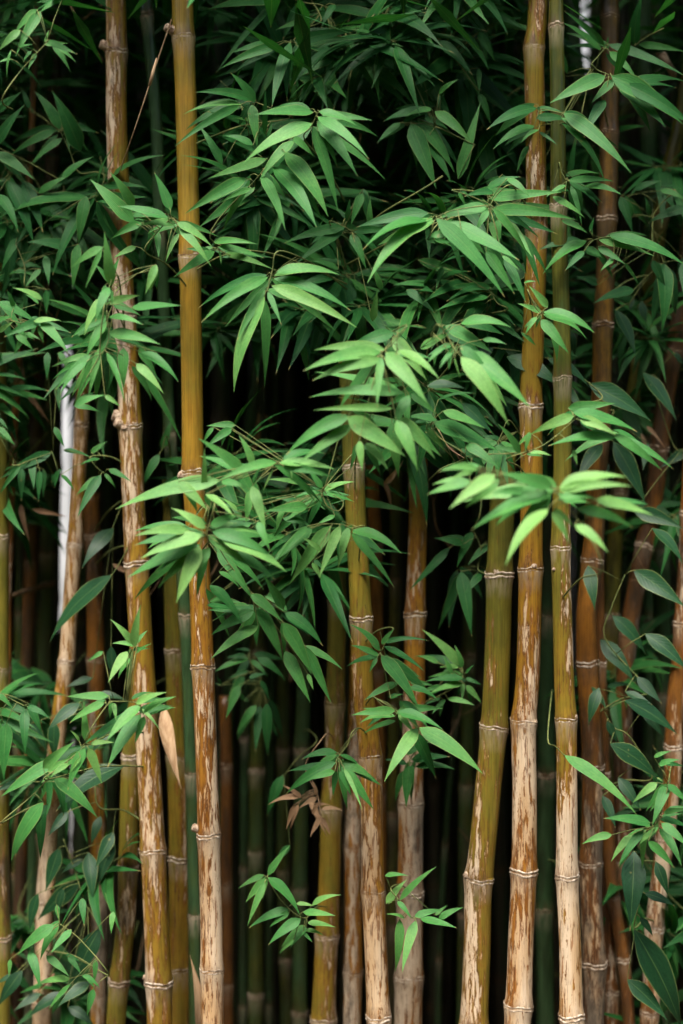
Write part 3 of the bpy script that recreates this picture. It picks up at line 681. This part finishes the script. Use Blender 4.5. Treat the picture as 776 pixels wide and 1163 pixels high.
spray('small drooping leaf tuft on the pale striped culm near the top', (576,200), -.16, .52, [(262,22),(240,-20),(230,-60)], [
 (270,15,422,117,42),(280,40,330,217,32),(200,90,345,182,36),(270,20,475,20,40),(340,45,507,80,36),(240,195,355,250,36),(260,40,170,90,40)], attach='H')
spray('spray of narrow leaves across the brown striped culm in the upper third', (576,200), -.14, .48, [(382,282),(430,270),(540,270)], [
 (350,285,155,432,62),(340,330,255,417,46),(402,280,652,352,46),(450,262,790,390,62),(400,312,520,387,42),(515,380,582,482,22),(340,312,450,376,42),(365,245,385,180,30),(470,370,410,420,26)], attach='I')
spray('short light leaves against the mottled tall culm a little above mid height', (576,200), -.26, .64, [(152,610),(120,570),(90,500)], [
 (160,600,387,690,74),(150,632,272,782,64),(150,602,45,560,42),(180,580,95,482,72),(130,620,80,700,56),(75,470,130,465,20),(80,700,130,750,30)], attach='G')
spray('dark hanging leaf with a yellow edge at the right, above the vine', (576,200), .02, .30, [(690,380),(670,330),(640,290)], [
 (690,385,685,688,94),(640,370,700,500,50),(776,380,780,540,60),(560,500,380,560,60),(400,480,300,440,44)])
spray('dark leaves by the right edge in the upper third', (576,200), .04, .34, [(640,180),(680,120),(740,60)], [
 (790,140,620,205,84),(676,62,790,105,42),(500,90,555,250,54),(550,180,520,80,50),(630,180,610,90,30),(560,60,680,20,50)])
spray('dark leaves bunched over the hidden top of the green gold culm', (400,400), -.16, .40, [(640,400),(660,360),(690,300)], [
 (640,400,560,520,60),(645,405,640,560,62),(650,400,720,530,60),(640,395,520,440,50),(655,395,760,460,50),(630,410,590,600,54),(650,420,690,600,50)], attach='G')
# ---- lower half
spray('light green spray in front of the thick left culm below mid height', (0,780), -.32, .74, [(605,70),(530,65),(470,85),(375,250)], [
 (620,80,468,236,62),(620,120,471,355,76),(637,130,593,252,52),(632,115,778,42,70),(600,75,735,22,50),(620,95,706,192,22),(480,40,295,40,48),(462,70,303,157,48),(500,70,512,152,44),(590,-186,487,-298,42),(590,-176,618,-360,52),(600,-146,668,-192,42),(562,-156,478,-20,62),(577,-126,518,-36,42),(455,-156,388,-112,46)], attach='B')
spray('yellow green shoot with narrow tips at lower left, below the light green spray', (0,780), -.30, .74, [(378,258),(330,300),(270,350),(200,410)], [
 (375,270,298,457,64),(390,270,450,428,58),(378,240,370,62,42),(400,250,503,245,36),(350,240,310,192,42),(300,340,220,402,46),(190,360,330,240,78),(355,310,310,380,20),(330,330,380,380,20),(220,390,180,425,24)], attach='B', extra=.3)
spray('long curved mid green leaves drooping at the left edge at three quarters of the height', (0,780), -.24, .48, [(205,415),(130,490),(5,600)], [
 (240,330,0,482,74),(192,510,43,768,84),(240,400,432,577,74),(180,410,190,480,16)], attach='M')
spray('single narrow leaf hanging at the left edge beside a smaller leaf', (0,780), -.10, .42, [(110,85),(60,60),(-20,20)], [
 (110,98,112,302,58),(120,88,224,142,74),(-10,30,58,97,66),(30,160,15,412,84),(-20,150,35,250,60)], attach='S')
spray('bright narrow leaves in the lower left corner on a thin forked stem', (0,963), -.22, .56, [(265,335),(360,410),(480,560)], [
 (240,340,78,472,84),(315,360,222,466,48),(362,220,372,345,42),(205,475,305,565,58),(310,575,150,602,52),(130,455,178,625,54),(310,600,213,718,26),(362,560,442,616,58),(412,620,384,742,42),(300,480,360,560,40),(420,490,415,600,30),(250,250,262,330,40),(500,280,490,380,36),(45,490,40,570,24)], attach='M', extra=.3)
spray('light spray of two tiers of leaves in the dark gap at bottom centre', (200,963), -.14, .66, [(402,132),(470,240),(565,310)], [
 (405,120,502,-12,42),(395,135,305,242,48),(392,150,314,342,42),(405,130,547,297,64),(500,270,318,353,52),(500,282,410,352,42),(550,312,405,427,62),(570,342,464,437,52),(575,350,500,442,42),(600,250,727,205,36),(530,245,610,255,32),(560,282,702,296,48),(580,330,707,350,48),(570,362,652,386,32),(560,372,602,416,26),(520,402,454,466,26)], attach='P', extra=.15)
spray('small bright spray in front of the stout weathered culm near the bottom', (400,963), -.14, .64, [(265,310),(215,240),(170,180)], [
 (145,122,248,120,28),(150,247,242,138,48),(208,232,372,80,38),(200,235,262,312,52),(275,302,400,270,50),(380,315,492,262,44),(300,312,462,349,44),(232,310,150,290,30),(210,312,190,548,54),(282,320,220,548,58)], attach='E', extra=.15)
spray('dead spray of curled orange brown leaves in front of the olive culm', (200,780), -.04, .45, [(622,470),(570,350),(640,235)], [
 (550,485,400,517,32),(522,520,485,632,28),(622,490,542,535,32),(555,490,468,433,26),(640,570,590,662,32),(640,575,682,657,28),(610,520,682,520,18),(620,480,600,410,22),(640,540,735,545,26),(600,560,640,500,22)], mat=M_DRY, attach='P', extra=.3)
spray('leaves left of the central culm just above the dead spray', (200,780), -.18, .58, [(715,310),(760,250),(776,200)], [
 (710,290,553,318,48),(705,332,480,472,66),(700,372,578,412,48),(722,300,810,345,44),(730,330,878,412,58),(730,350,873,543,64),(722,370,772,482,52),(740,360,822,547,26)], attach='D')
spray('dark leaf pair hanging in the black gap at lower centre', (200,780), .16, .30, [(475,395),(540,310),(620,240)], [
 (472,390,400,572,62),(502,698,425,792,46)], attach='Z5')
spray('two bright leaves spreading like a swallow tail over the stout weathered culm', (400,780), -.24, .62, [(288,178),(200,110),(120,60)], [
 (190,105,-5,125,54),(190,130,30,157,42),(200,110,402,186,62),(205,118,277,207,40),(290,182,143,414,78),(295,180,578,379,94)], attach='D')
spray('dark leaves under the swallow tail leaves on the stout weathered culm', (400,780), .0, .40, [(250,330),(280,280),(300,240)], [
 (262,320,432,308,64),(280,352,457,365,42),(250,345,238,533,64),(262,345,270,440,40),(240,300,345,240,54),(240,340,140,320,40)], attach='E')
spray('curved dark green leaves right of the central culm two thirds of the way down', (400,600), -.16, .46, [(125,550),(150,500),(180,440)], [
 (122,540,-15,418,70),(120,560,-8,515,48),(110,572,75,637,42),(128,560,300,790,78),(140,520,322,626,36),(130,512,187,440,32),(205,680,52,757,66),(250,700,385,762,52),(220,760,340,880,50),(170,750,230,730,50)], attach='D')
spray('small bright starry spray between the stout weathered culm and the green gold culm', (400,600), .02, .56, [(490,645),(450,700),(380,740)], [
 (480,605,310,443,58),(490,660,323,670,44),(487,682,343,723,44),(500,660,572,690,48),(502,692,572,772,42),(490,682,485,762,32),(380,592,290,560,38),(470,612,383,612,38),(485,615,453,513,38),(410,755,350,820,40),(420,750,540,780,50),(500,640,540,600,24),(400,700,300,720,40),(440,640,400,560,40)], attach='E')
spray('dark hanging leaves left of the dark cut node of the green gold culm', (400,600), .06, .32, [(540,20),(570,100),(555,180)], [
 (490,70,362,43,54),(430,85,253,272,48),(530,15,460,172,84),(605,70,510,162,74),(480,190,527,475,80),(572,200,490,302,48),(510,270,510,362,24),(640,60,590,170,50)], attach='F')
spray('shaded drooping spray in the dark gap left of centre below the trail of long leaves', (200,600), .14, .32, [(320,570),(350,640),(380,700)], [
 (320,575,170,630,60),(330,580,405,655,50),(360,570,485,670,50),(300,650,220,770,56),(310,560,220,570,40),(200,690,180,650,40),(370,670,410,760,60),(320,660,410,640,50),(300,760,260,700,50),(355,780,265,910,62),(370,780,350,985,54),(400,770,405,1005,62),(280,690,220,840,50)], attach='Z3')
spray('light star of narrow leaves at the lower right edge', (576,780), -.26, .62, [(648,615),(690,520),(710,430)], [
 (632,600,428,575,58),(705,430,640,612,64),(662,422,552,512,54),(652,630,580,697,58),(462,652,328,693,52),(602,632,490,790,48),(550,652,458,772,42),(622,680,740,800,52),(672,622,770,790,52),(680,600,800,705,64),(705,430,800,520,54),(690,555,800,540,54),(648,310,722,284,32),(668,342,765,320,32),(660,400,690,420,20)], attach='X')
spray('single long pale leaf crossing the pale striped culm from upper left to lower right', (576,780), -.20, .68, [(255,305),(212,262),(180,228)], [
 (252,302,575,562,70)])
# ---- broad leaved vines
vine('vine with broad glossy leaves at right of centre just above mid height', (576,400), -0.03, 0.36, [(170,25),(240,60),(340,120),(420,200)], [
 (0,20,246,157,112),(180,30,366,150,88),(360,140,637,300,114),(230,140,340,262,112),(-60,-20,-210,80,110)], attach='H')
vine('dark vine leaves hanging behind the light spray at mid height on the right', (576,400), 0.09, 0.20, [(400,400),(440,330),(470,260)], [
 (420,405,305,577,124),(470,395,612,672,88),(320,250,350,365,84),(360,220,470,290,84),(620,400,600,520,70),(440,480,420,600,60)], attach='I')
vine('dull dark vine leaves by the right edge at mid height', (576,400), 0.13, 0.16, [(760,440),(720,380),(640,120)], [
 (600,90,747,300,116),(800,430,668,512,96),(560,700,776,776,80),(740,0,780,60,60)], attach='V')
vine('pair of dark oval vine leaves behind the branches in the upper right', (576,200), 0.15, 0.14, [(540,560),(580,500),(620,440)], [
 (480,590,570,790,124),(590,550,605,682,72),(560,540,535,600,50),(280,680,300,800,90)], attach='I')
vine('climbing vine with broad dark leaves on the leaning weathered culm at right', (576,600), 0.05, 0.26, [(520,205),(460,350),(430,480),(560,640),(640,720)], [
 (357,165,387,362,96),(560,185,790,350,96),(465,385,612,552,78),(610,465,800,632,94),(412,490,567,682,132),(572,655,682,772,64),(372,700,440,800,84),(640,0,776,160,60),(520,720,640,776,70),(440,700,550,690,50)], attach='I')
vine('lower part of the vine with a big drooping leaf beside the brown striped culm', (576,780), 0.01, 0.22, [(430,110),(470,180),(540,220),(640,400)], [
 (405,5,358,172,98),(440,150,487,252,48),(520,60,757,216,98),(455,250,672,412,136),(490,400,590,545,90),(420,480,480,620,110),(600,100,690,220,60)], attach='I')
vine('very large drooping vine leaves in the lower right corner', (576,963), -0.07, 0.22, [(575,30),(590,180),(560,350)], [
 (560,15,543,365,114),(560,360,770,800,134),(655,60,712,215,74),(606,200,742,255,54),(530,580,710,760,116),(585,305,645,392,54)], attach='X')
vine('single long dark vine leaf leaning across the tan culm at left', (0,600), 0.05, 0.28, [(490,212),(530,150),(560,80)], [
 (492,208,213,498,80)], attach='T')
vine('very dark broad vine leaf above the dull grey brown culm at left', (0,600), 0.13, 0.12, [(500,-10),(520,-60),(540,-120)], [
 (500,0,360,175,116),(410,660,290,700,60),(490,520,500,670,70)], attach='T')
vine('mass of dark vine leaves at left behind the yellow green shoot', (0,780), 0.07, 0.16, [(360,70),(420,300),(430,520)], [
 (352,72,207,192,84),(240,150,240,330,92),(500,160,400,300,90),(545,350,240,540,110),(140,160,210,290,110),(430,240,540,180,70),(330,420,300,560,90),(300,550,210,660,80),(445,570,400,700,80),(500,640,420,800,110),(90,420,-20,460,90),(280,400,110,430,80),(420,40,560,60,60)], attach='B')
vine('mass of dark vine leaves hanging in the lower left corner', (0,963), 0.09, 0.14, [(280,-40),(330,100),(380,250)], [
 (262,0,200,195,92),(352,155,160,322,84),(500,-40,430,170,120),(390,20,410,240,90),(370,50,270,110,70),(442,355,318,602,94),(290,640,118,752,64),(100,540,-10,702,84),(170,200,128,372,62),(400,590,250,700,90),(300,700,420,790,80),(60,560,-20,600,60),(180,640,60,720,60),(280,180,250,300,50)], attach='O2')

# ---- dry bits
def blade(name, label, cat, p0, p1, w, mat, nrm, curl=.05, fold=.6):
    m = leaf_mb(p0, p1, w, nrm, .05, fold, .6, 'vine', .05, curl)
    o = m.build(name, mat, None, origin=p0); o['tone'] = .5
    return tag(o, label, cat, 'dry culm sheaths')
def atile(tile, x, y, Y): return at(tile[0] + x / T, tile[1] + y / T, Y)
nb = Vector((.2, -1, .3))
blade('culm_sheath', 'tan papery culm sheath hanging behind the golden culm at three quarters height', 'culm sheath', at(186,800,.06), at(207,896,.02), .036, M_SHEATH, nb)
blade('culm_sheath', 'orange pointed culm sheath between the golden culm and the brown flecked culm at the bottom', 'culm sheath', at(226,1180,.08), at(216,1086,.05), .030, M_SHEATH, nb)
blade('culm_sheath', 'dry brown sheath strip in the black gap above centre', 'culm sheath', at(285,517,.5), at(294,462,.48), .018, M_SHEATH, nb)
blade('culm_sheath', 'torn tan sheath wrapped on the jade green culm at the top edge', 'culm sheath', at(163,-22,.27), at(168,20,.26), .034, M_SHEATH, nb)
blade('culm_sheath', 'torn orange sheath on the thin cane at the far left', 'culm sheath', at(22,446,.24), at(27,416,.22), .016, M_SHEATH, nb)
blade('culm_sheath', 'curled pale sheath scrap right of the central culm at mid height', 'culm sheath', at(436,550,.1), at(458,523,.05), .014, M_SHEATH, nb)
def twig_thing(label, pts, r, mat=M_DRYTWIG):
    mb = MB(); ps = curve_pts(pts, 5); mb.tube(ps, [r * (1 - .4 * i / len(ps)) for i in range(len(ps))], 6)
    return tag(mb.build('bare_twig', mat, None, origin=pts[0]), label, 'twig', 'bare twigs among the culms')
twig_thing('thin bare stalk with a straw sheath slanting down from the top of the golden culm', [at(195,22,-.08), at(172,90,-.12), at(152,150,-.12), at(135,198,-.05)], .0016)
tw = MB(); tw.tube([at(178,66,-.125), at(174,82,-.128), at(170,97,-.128)], [.0012, .0036, .0028], 8)
tag(tw.build('culm_sheath', M_SHEATH, None, origin=at(178,66,-.125)), 'small straw sheath around the thin bare stalk near the top', 'culm sheath', 'dry culm sheaths')
twig_thing('dry brown side branch on the dark culm at the far left', [at(60,662,.60), at(40,668,.5), at(22,674,.42), at(6,680,.36)], .0075)
twig_thing('long green bare stalk crossing the leaves at upper centre', [at(503,200,-.1), at(480,215,-.1), at(440,238,-.08), at(424,250,-.05)], .0022, M_TWIG)
twig_thing('thin dark twig hanging from the top edge at left', [at(75,-5,.1), at(92,30,.1), at(108,55,.1), at(118,70,.12)], .0022)
twig_thing('dry twig sticking up by the top edge at left', [at(95,22,.3), at(108,12,.3), at(119,3,.32)], .0022)
twig_thing('broken pale branch piece in the upper right corner', [at(752,62,.2), at(758,72,.2), at(766,86,.24)], .011, M_STUB)
twig_thing('hanging thread of tendril over the pale leaves right of centre', [at(536,520,-.4), at(534,545,-.4), at(546,560,-.42), at(545,585,-.42), at(538,600,-.4)], .0010, M_TWIG)
twig_thing('curled tendril between the golden and central culms at mid height', [at(392,470,-.35), at(372,545,-.33), at(366,558,-.32), at(372,575,-.32), at(385,580,-.31), at(390,570,-.3), at(378,562,-.3)], .0013, M_TWIG)
twig_thing('pair of thin brown twigs behind the leaves at the centre', [at(498,488,-.2), at(510,508,-.2), at(527,520,-.22)], .0013)

DR = random.Random(23)
proto_t = None
for i in range(16):
    Y = DR.uniform(.12, .6); p = at(DR.uniform(10, 770), DR.uniform(380, 1150), Y)
    if proto_t is None:
        mb = MB(); ps = curve_pts([Vector((0, 0, 0)), Vector((.04, .01, .05)), Vector((.07, .0, .13)), Vector((.14, .01, .19))], 5)
        mb.tube(ps, [.0026 - .0016 * k / len(ps) for k in range(len(ps))], 6)
        q = ps[9]; mb.tube([q, q + Vector((-.02, .01, .05)), q + Vector((-.02, .02, .10))], [.0015, .0012, .0007], 5)
        proto_t = o = mb.build('bare_twig', M_DRYTWIG)
    else: o = proto_t.copy(); col.objects.link(o)
    o.location = p; o.rotation_euler = (DR.uniform(-.6, .6), DR.uniform(-1.8, 1.2), DR.uniform(-1, 4)); s = DR.uniform(.5, 1.2); o.scale = (s, s, s)
    tag(o, 'forked dead twig caught between the culms in shade', 'twig', 'dead twigs caught between the culms')
proto_l = None
spots = [(28,442,.22),(36,578,.2),(24,572,.22),(118,232,.05),(128,640,.18),(436,546,.12),(506,505,-.02),(728,492,.2),(735,484,.2),(352,905,.1),(300,470,.45),(62,1105,.1),(410,130,.2),(318,118,.1),(745,60,.3),(695,365,.2)]
for x, y, Y in spots:
    p = at(x, y, Y)
    if proto_l is None:
        proto_l = o = leaf_mb(Vector((0, 0, 0)), Vector((.02, -.02, -.10)), .016, Vector((.3, -1, .3)), .12, .5, 1.0, 'bamboo', .05, .12).build('dry_leaf', M_DRY)
    else: o = proto_l.copy(); col.objects.link(o)
    o['tone'] = DR.uniform(.2, .7); o.location = p; o.rotation_euler = (DR.uniform(-.5, .5), DR.uniform(-1.4, 1.4), DR.uniform(-.8, .8)); s = DR.uniform(.55, 1.0); o.scale = (s, s, s)
    tag(o, 'withered orange brown leaf caught among the culms', 'dry leaf', 'withered leaves caught among the culms')

# ---- shaded branches deeper in the grove (one of each kind, then copied)
def filler(nl, rr):
    hub = Vector((0, 0, 0)); root = empty('bamboo_branch', hub)
    mb = MB(); path = curve_pts([hub, Vector((rr.uniform(-.03, .03), .06, .03)), Vector((rr.uniform(-.05, .05), .16, .10))], 5)
    mb.tube(path, [.001 + .0005 * i / len(path) for i in range(len(path))], 5)
    for i in range(nl):
        an = math.radians(-90 + (i - (nl - 1) / 2) * 260 / nl + rr.uniform(-18, 18))
        L = rr.uniform(.10, .19); b = path[min(len(path) - 1, rr.randrange(0, 5))] 
        d = Vector((math.cos(an), rr.uniform(-.7, .1), math.sin(an) * .8)).normalized()
        p0 = b + d * .008; p1 = p0 + d * L
        nrm = Vector((rr.uniform(-.5, .5), -.7, .75))
        o = leaf_mb(p0, p1, L * rr.uniform(.13, .19), nrm, rr.uniform(.0, .12), rr.uniform(.03, .25), rr.uniform(-.6, .6), 'bamboo', rr.uniform(-.05, .05), .03, 9).build('leaf', M_LEAF, root, origin=p0)
        o['tone'] = rr.uniform(.16, .46)  # lower tone paints some shade into these back leaves
        mb.tube([b, p0, p0 + d * .004], [.0007] * 3, 4)
    mb.build('twig', M_TWIG, root, origin=hub)
    return root
protos_f = [filler(n, random.Random(40 + n + i)) for i, n in enumerate((15, 17, 13, 16, 18, 14))]
kids = {p: list(p.children) for p in protos_f}
fresh = set(protos_f)
FR = random.Random(11)
#            x0   x1    y0   y1   Ymin Ymax count where
ZONES = [(  -40, 130,   0, 230, .02, .70, 16, 'in shade at the upper left'),
         (  235, 420, -60, 330, -.02, .50, 36, 'in shade at the top left of centre'),
         (  400, 590, -60, 330, -.06, .50, 44, 'in shade at the top right of centre'),
         (  590, 800, -40, 330, .10, .70, 17, 'in shade at the upper right'),
         (  -40, 200, 220, 430, .0, .65, 28, 'in shade at left above mid height'),
         (  235, 430, 300, 380, .0, .45,  9, 'in shade around the centre fan'),
         (  400, 600, 320, 500, -.12, .35, 20, 'in shade just above the centre'),
         (  610, 800, 320, 620, .16, .65, 15, 'in shade at right around mid height'),
         (  -40, 120, 430, 610, .08, .55, 13, 'in shade at left by mid height'),
         (  235, 400, 520, 650, -.05, .40,  9, 'in shade between the golden and central culms'),
         (  -40, 120, 780,1180, .10, .50, 11, 'in shade at the lower left'),
         (  690, 820, 620,1180, .18, .60, 14, 'in shade at the lower right')]
for x0, x1, y0, y1, a, b, cnt, where in ZONES:
    for i in range(cnt):
        p = FR.choice(protos_f); Y = FR.uniform(a, b)
        fx, fy = FR.uniform(x0, x1), FR.uniform(y0, y1)
        if (40 < fx < 100 and 380 < fy < 690) or (615 < fx < 712 and fy < 150) or (715 < fx < 765 and 20 < fy < 130): continue
        pos = at(fx, fy, Y)
        if p in fresh: r = p; fresh.discard(p); cc = None
        else:
            r = p.copy(); col.objects.link(r)
            for ch in kids[p]:
                c = ch.copy(); col.objects.link(c); c.parent = r
        r.location = pos; s = FR.uniform(.85, 1.25)
        r.rotation_euler = (FR.uniform(-.3, .3), FR.uniform(-.5, .5), FR.uniform(-.9, .9)); r.scale = (s, s, s)
        tag(r, 'shaded leafy bamboo branch behind the lit ones, ' + where, 'bamboo branch', 'shaded branches ' + where)

# ---- canopy of crowns, added and shaped to shade the clump's inside, uncountable leaves
cr = random.Random(5); cb = MB()
for i in range(32000):
    x = cr.uniform(-2.1, 2.1); y = cr.uniform(-.3, 2.4); z = cr.uniform(2.66, 4.3)
    if z < (2.67 if y < -.2 else 2.86 if y < .35 else 2.6) + cr.random() * .12: continue
    if y > .2 and z < 3.75 and any(abs(388 + x / mpp(y) - gx) < 30 for gx in (668, 738)): continue
    an = cr.uniform(0, 6.28); L = cr.uniform(.12, .2)
    d = Vector((math.cos(an), math.sin(an), cr.uniform(-.9, .1))).normalized(); s = d.cross(Vector((cr.uniform(-.4, .4), cr.uniform(-.4, .4), 1))).normalized()
    p = Vector((x, y, z)); q = len(cb.v)
    cb.v += [p, p + d * L * .35 + s * L * .09, p + d * L, p + d * L * .35 - s * L * .09]; cb.uv += [(.5, 0), (1, .35), (.5, 1), (0, .35)]
    cb.f.append((q, q + 1, q + 2, q + 3))
o = cb.build('shading_canopy', M_LEAF, smooth=False); o['tone'] = .3
tag(o, 'leafy crowns added over the bamboo clump, shaped to shade its inside', 'foliage', kind='stuff')

# ---- setting: ground, far pale wall, unseen light blockers
g = MB(); N = 60; S = 60.0
for i in range(N + 1):
    for j in range(N + 1):
        fx = (i / N * 2 - 1); fy = (j / N * 2 - 1)
        x = S * fx * abs(fx); y = S * fy * abs(fy)
        g.v.append(Vector((x, y, .02 * mnoise.noise(Vector((x * 1.3, y * 1.3, 0))) - .012)))
for i in range(N):
    for j in range(N):
        a = i * (N + 1) + j; g.f.append((a, a + N + 1, a + N + 2, a + 1))
tag(g.build('ground', M_SOIL), kind='structure')
h = MB()
def bumpy(mb, x0, x1, y0, y1, z1, n=26):
    # rounded unseen mass added to block light: a closed grid over the box, pushed about by noise
    q = len(mb.v); ring = []
    for i in range(n + 1):
        for j in range(13):
            a = math.pi * j / 12; fx = i / n
            y = (y0 + y1) / 2 - math.cos(a) * (y1 - y0) / 2; z = max(0, math.sin(a)) ** .45 * z1 * (.86 + .2 * mnoise.noise(Vector((fx * 9, j * .4, x0))))
            p = Vector((x0 + (x1 - x0) * fx, y, z)); d = mnoise.noise(p * 1.4) * .35
            mb.v.append(p + Vector((0, d, d * .5 if z > .1 else 0)))
    for i in range(n):
        for j in range(12):
            a = q + i * 13 + j; mb.f.append((a, a + 1, a + 14, a + 13))
bumpy(h, -13, 13, -8.6, -6.4, 8.6)
h.v = h.v; hs = MB(); bumpy(hs, -9, 4, -1, 1, 6.0)
for sx in (-7, 7.5):
    q = len(h.v); h.v += [Vector((sx + p.y, p.x, p.z)) for p in hs.v]; h.f += [tuple(q + i for i in f) for f in hs.f]
sd_ = MB(); bumpy(sd_, -.2, 2.9, -.75, .75, 4.3)
tk = MB()
for sx in (-2.45, 2.45):
    q = len(tk.v); tk.v += [Vector((sx + p.y, p.x, p.z)) for p in sd_.v]; tk.f += [tuple(q + i for i in f) for f in sd_.f]
M_BLOCKER = mat_simple('blocker_foliage', (.015, .035, .012), (.05, .10, .03), (9, 9, 9), .8, .2, 1.0)
tag(h.build('sky_blocker_trees', M_BLOCKER), 'unseen trees added round the bamboo to block low sky light', 'trees', kind='stuff')  # added out of view to cut low-angle sky light
tag(tk.build('side_blocker', M_BLOCKER), 'unseen leafy masses added on either side to keep side light out', 'side_blocker', kind='stuff')  # added out of view to close off light from the sides
w = MB()
def box(mb, c, s):
    q = len(mb.v)
    for dx in (-1, 1):
        for dy in (-1, 1):
            for dz in (-1, 1): mb.v.append(Vector((c[0] + dx * s[0] / 2, c[1] + dy * s[1] / 2, c[2] + dz * s[2] / 2)))
    for f in ((0,1,3,2),(4,6,7,5),(0,4,5,1),(2,3,7,6),(0,2,6,4),(1,5,7,3)): mb.f.append(tuple(q + i for i in f))
box(w, (0, 5.2, 2.9), (14, .2, 5.9))
tag(w.build('garden_wall', M_WALL, origin=Vector((0, 5.2, 0)), smooth=False), 'pale whitewashed wall glimpsed through slits behind the bamboo', 'wall')

# ------------------------------------------------------------------ light, camera, view
EL, AZ = 62, 202      # the sun stands behind the camera, a little to the left
wd = bpy.data.worlds.new('World'); sc.world = wd; wd.use_nodes = True
nt = wd.node_tree; sky = nt.nodes.new('ShaderNodeTexSky'); sky.sky_type = 'NISHITA'; sky.sun_disc = False
sky.sun_elevation = math.radians(EL); sky.sun_rotation = math.radians(AZ)
sky.air_density = 1.0; sky.dust_density = 4.0; sky.ozone_density = .6
bgn = nt.nodes['Background']; bgn.inputs[1].default_value = .11; nt.links.new(sky.outputs[0], bgn.inputs[0])
sd = bpy.data.lights.new('sun', 'SUN'); sd.energy = 1.5; sd.angle = math.radians(28); sd.color = (1, .97, .91)
so = bpy.data.objects.new('sun', sd); col.objects.link(so)
dirv = Vector((math.sin(math.radians(AZ)) * math.cos(math.radians(EL)), math.cos(math.radians(AZ)) * math.cos(math.radians(EL)), math.sin(math.radians(EL))))
so.rotation_euler = (-dirv).to_track_quat('-Z', 'Y').to_euler(); so.location = dirv * 10

cd = bpy.data.cameras.new('camera'); co = bpy.data.objects.new('camera', cd); col.objects.link(co)
co.location = CAM; co.rotation_euler = (math.radians(90), 0, 0)
cd.sensor_fit = 'VERTICAL'; cd.sensor_height = 36; cd.lens = 36 * D / (1163 * PXM)
cd.clip_end = 500; cd.clip_start = .05
cd.dof.use_dof = True; cd.dof.focus_distance = D - .18; cd.dof.aperture_fstop = 1.25
sc.camera = co
sc.view_settings.view_transform = 'Standard'; sc.view_settings.look = 'None'; sc.view_settings.gamma = 1; sc.view_settings.use_curve_mapping = False
sc.view_settings.exposure = 2.35
sc.cycles.max_bounces = 6; sc.cycles.use_denoising = True
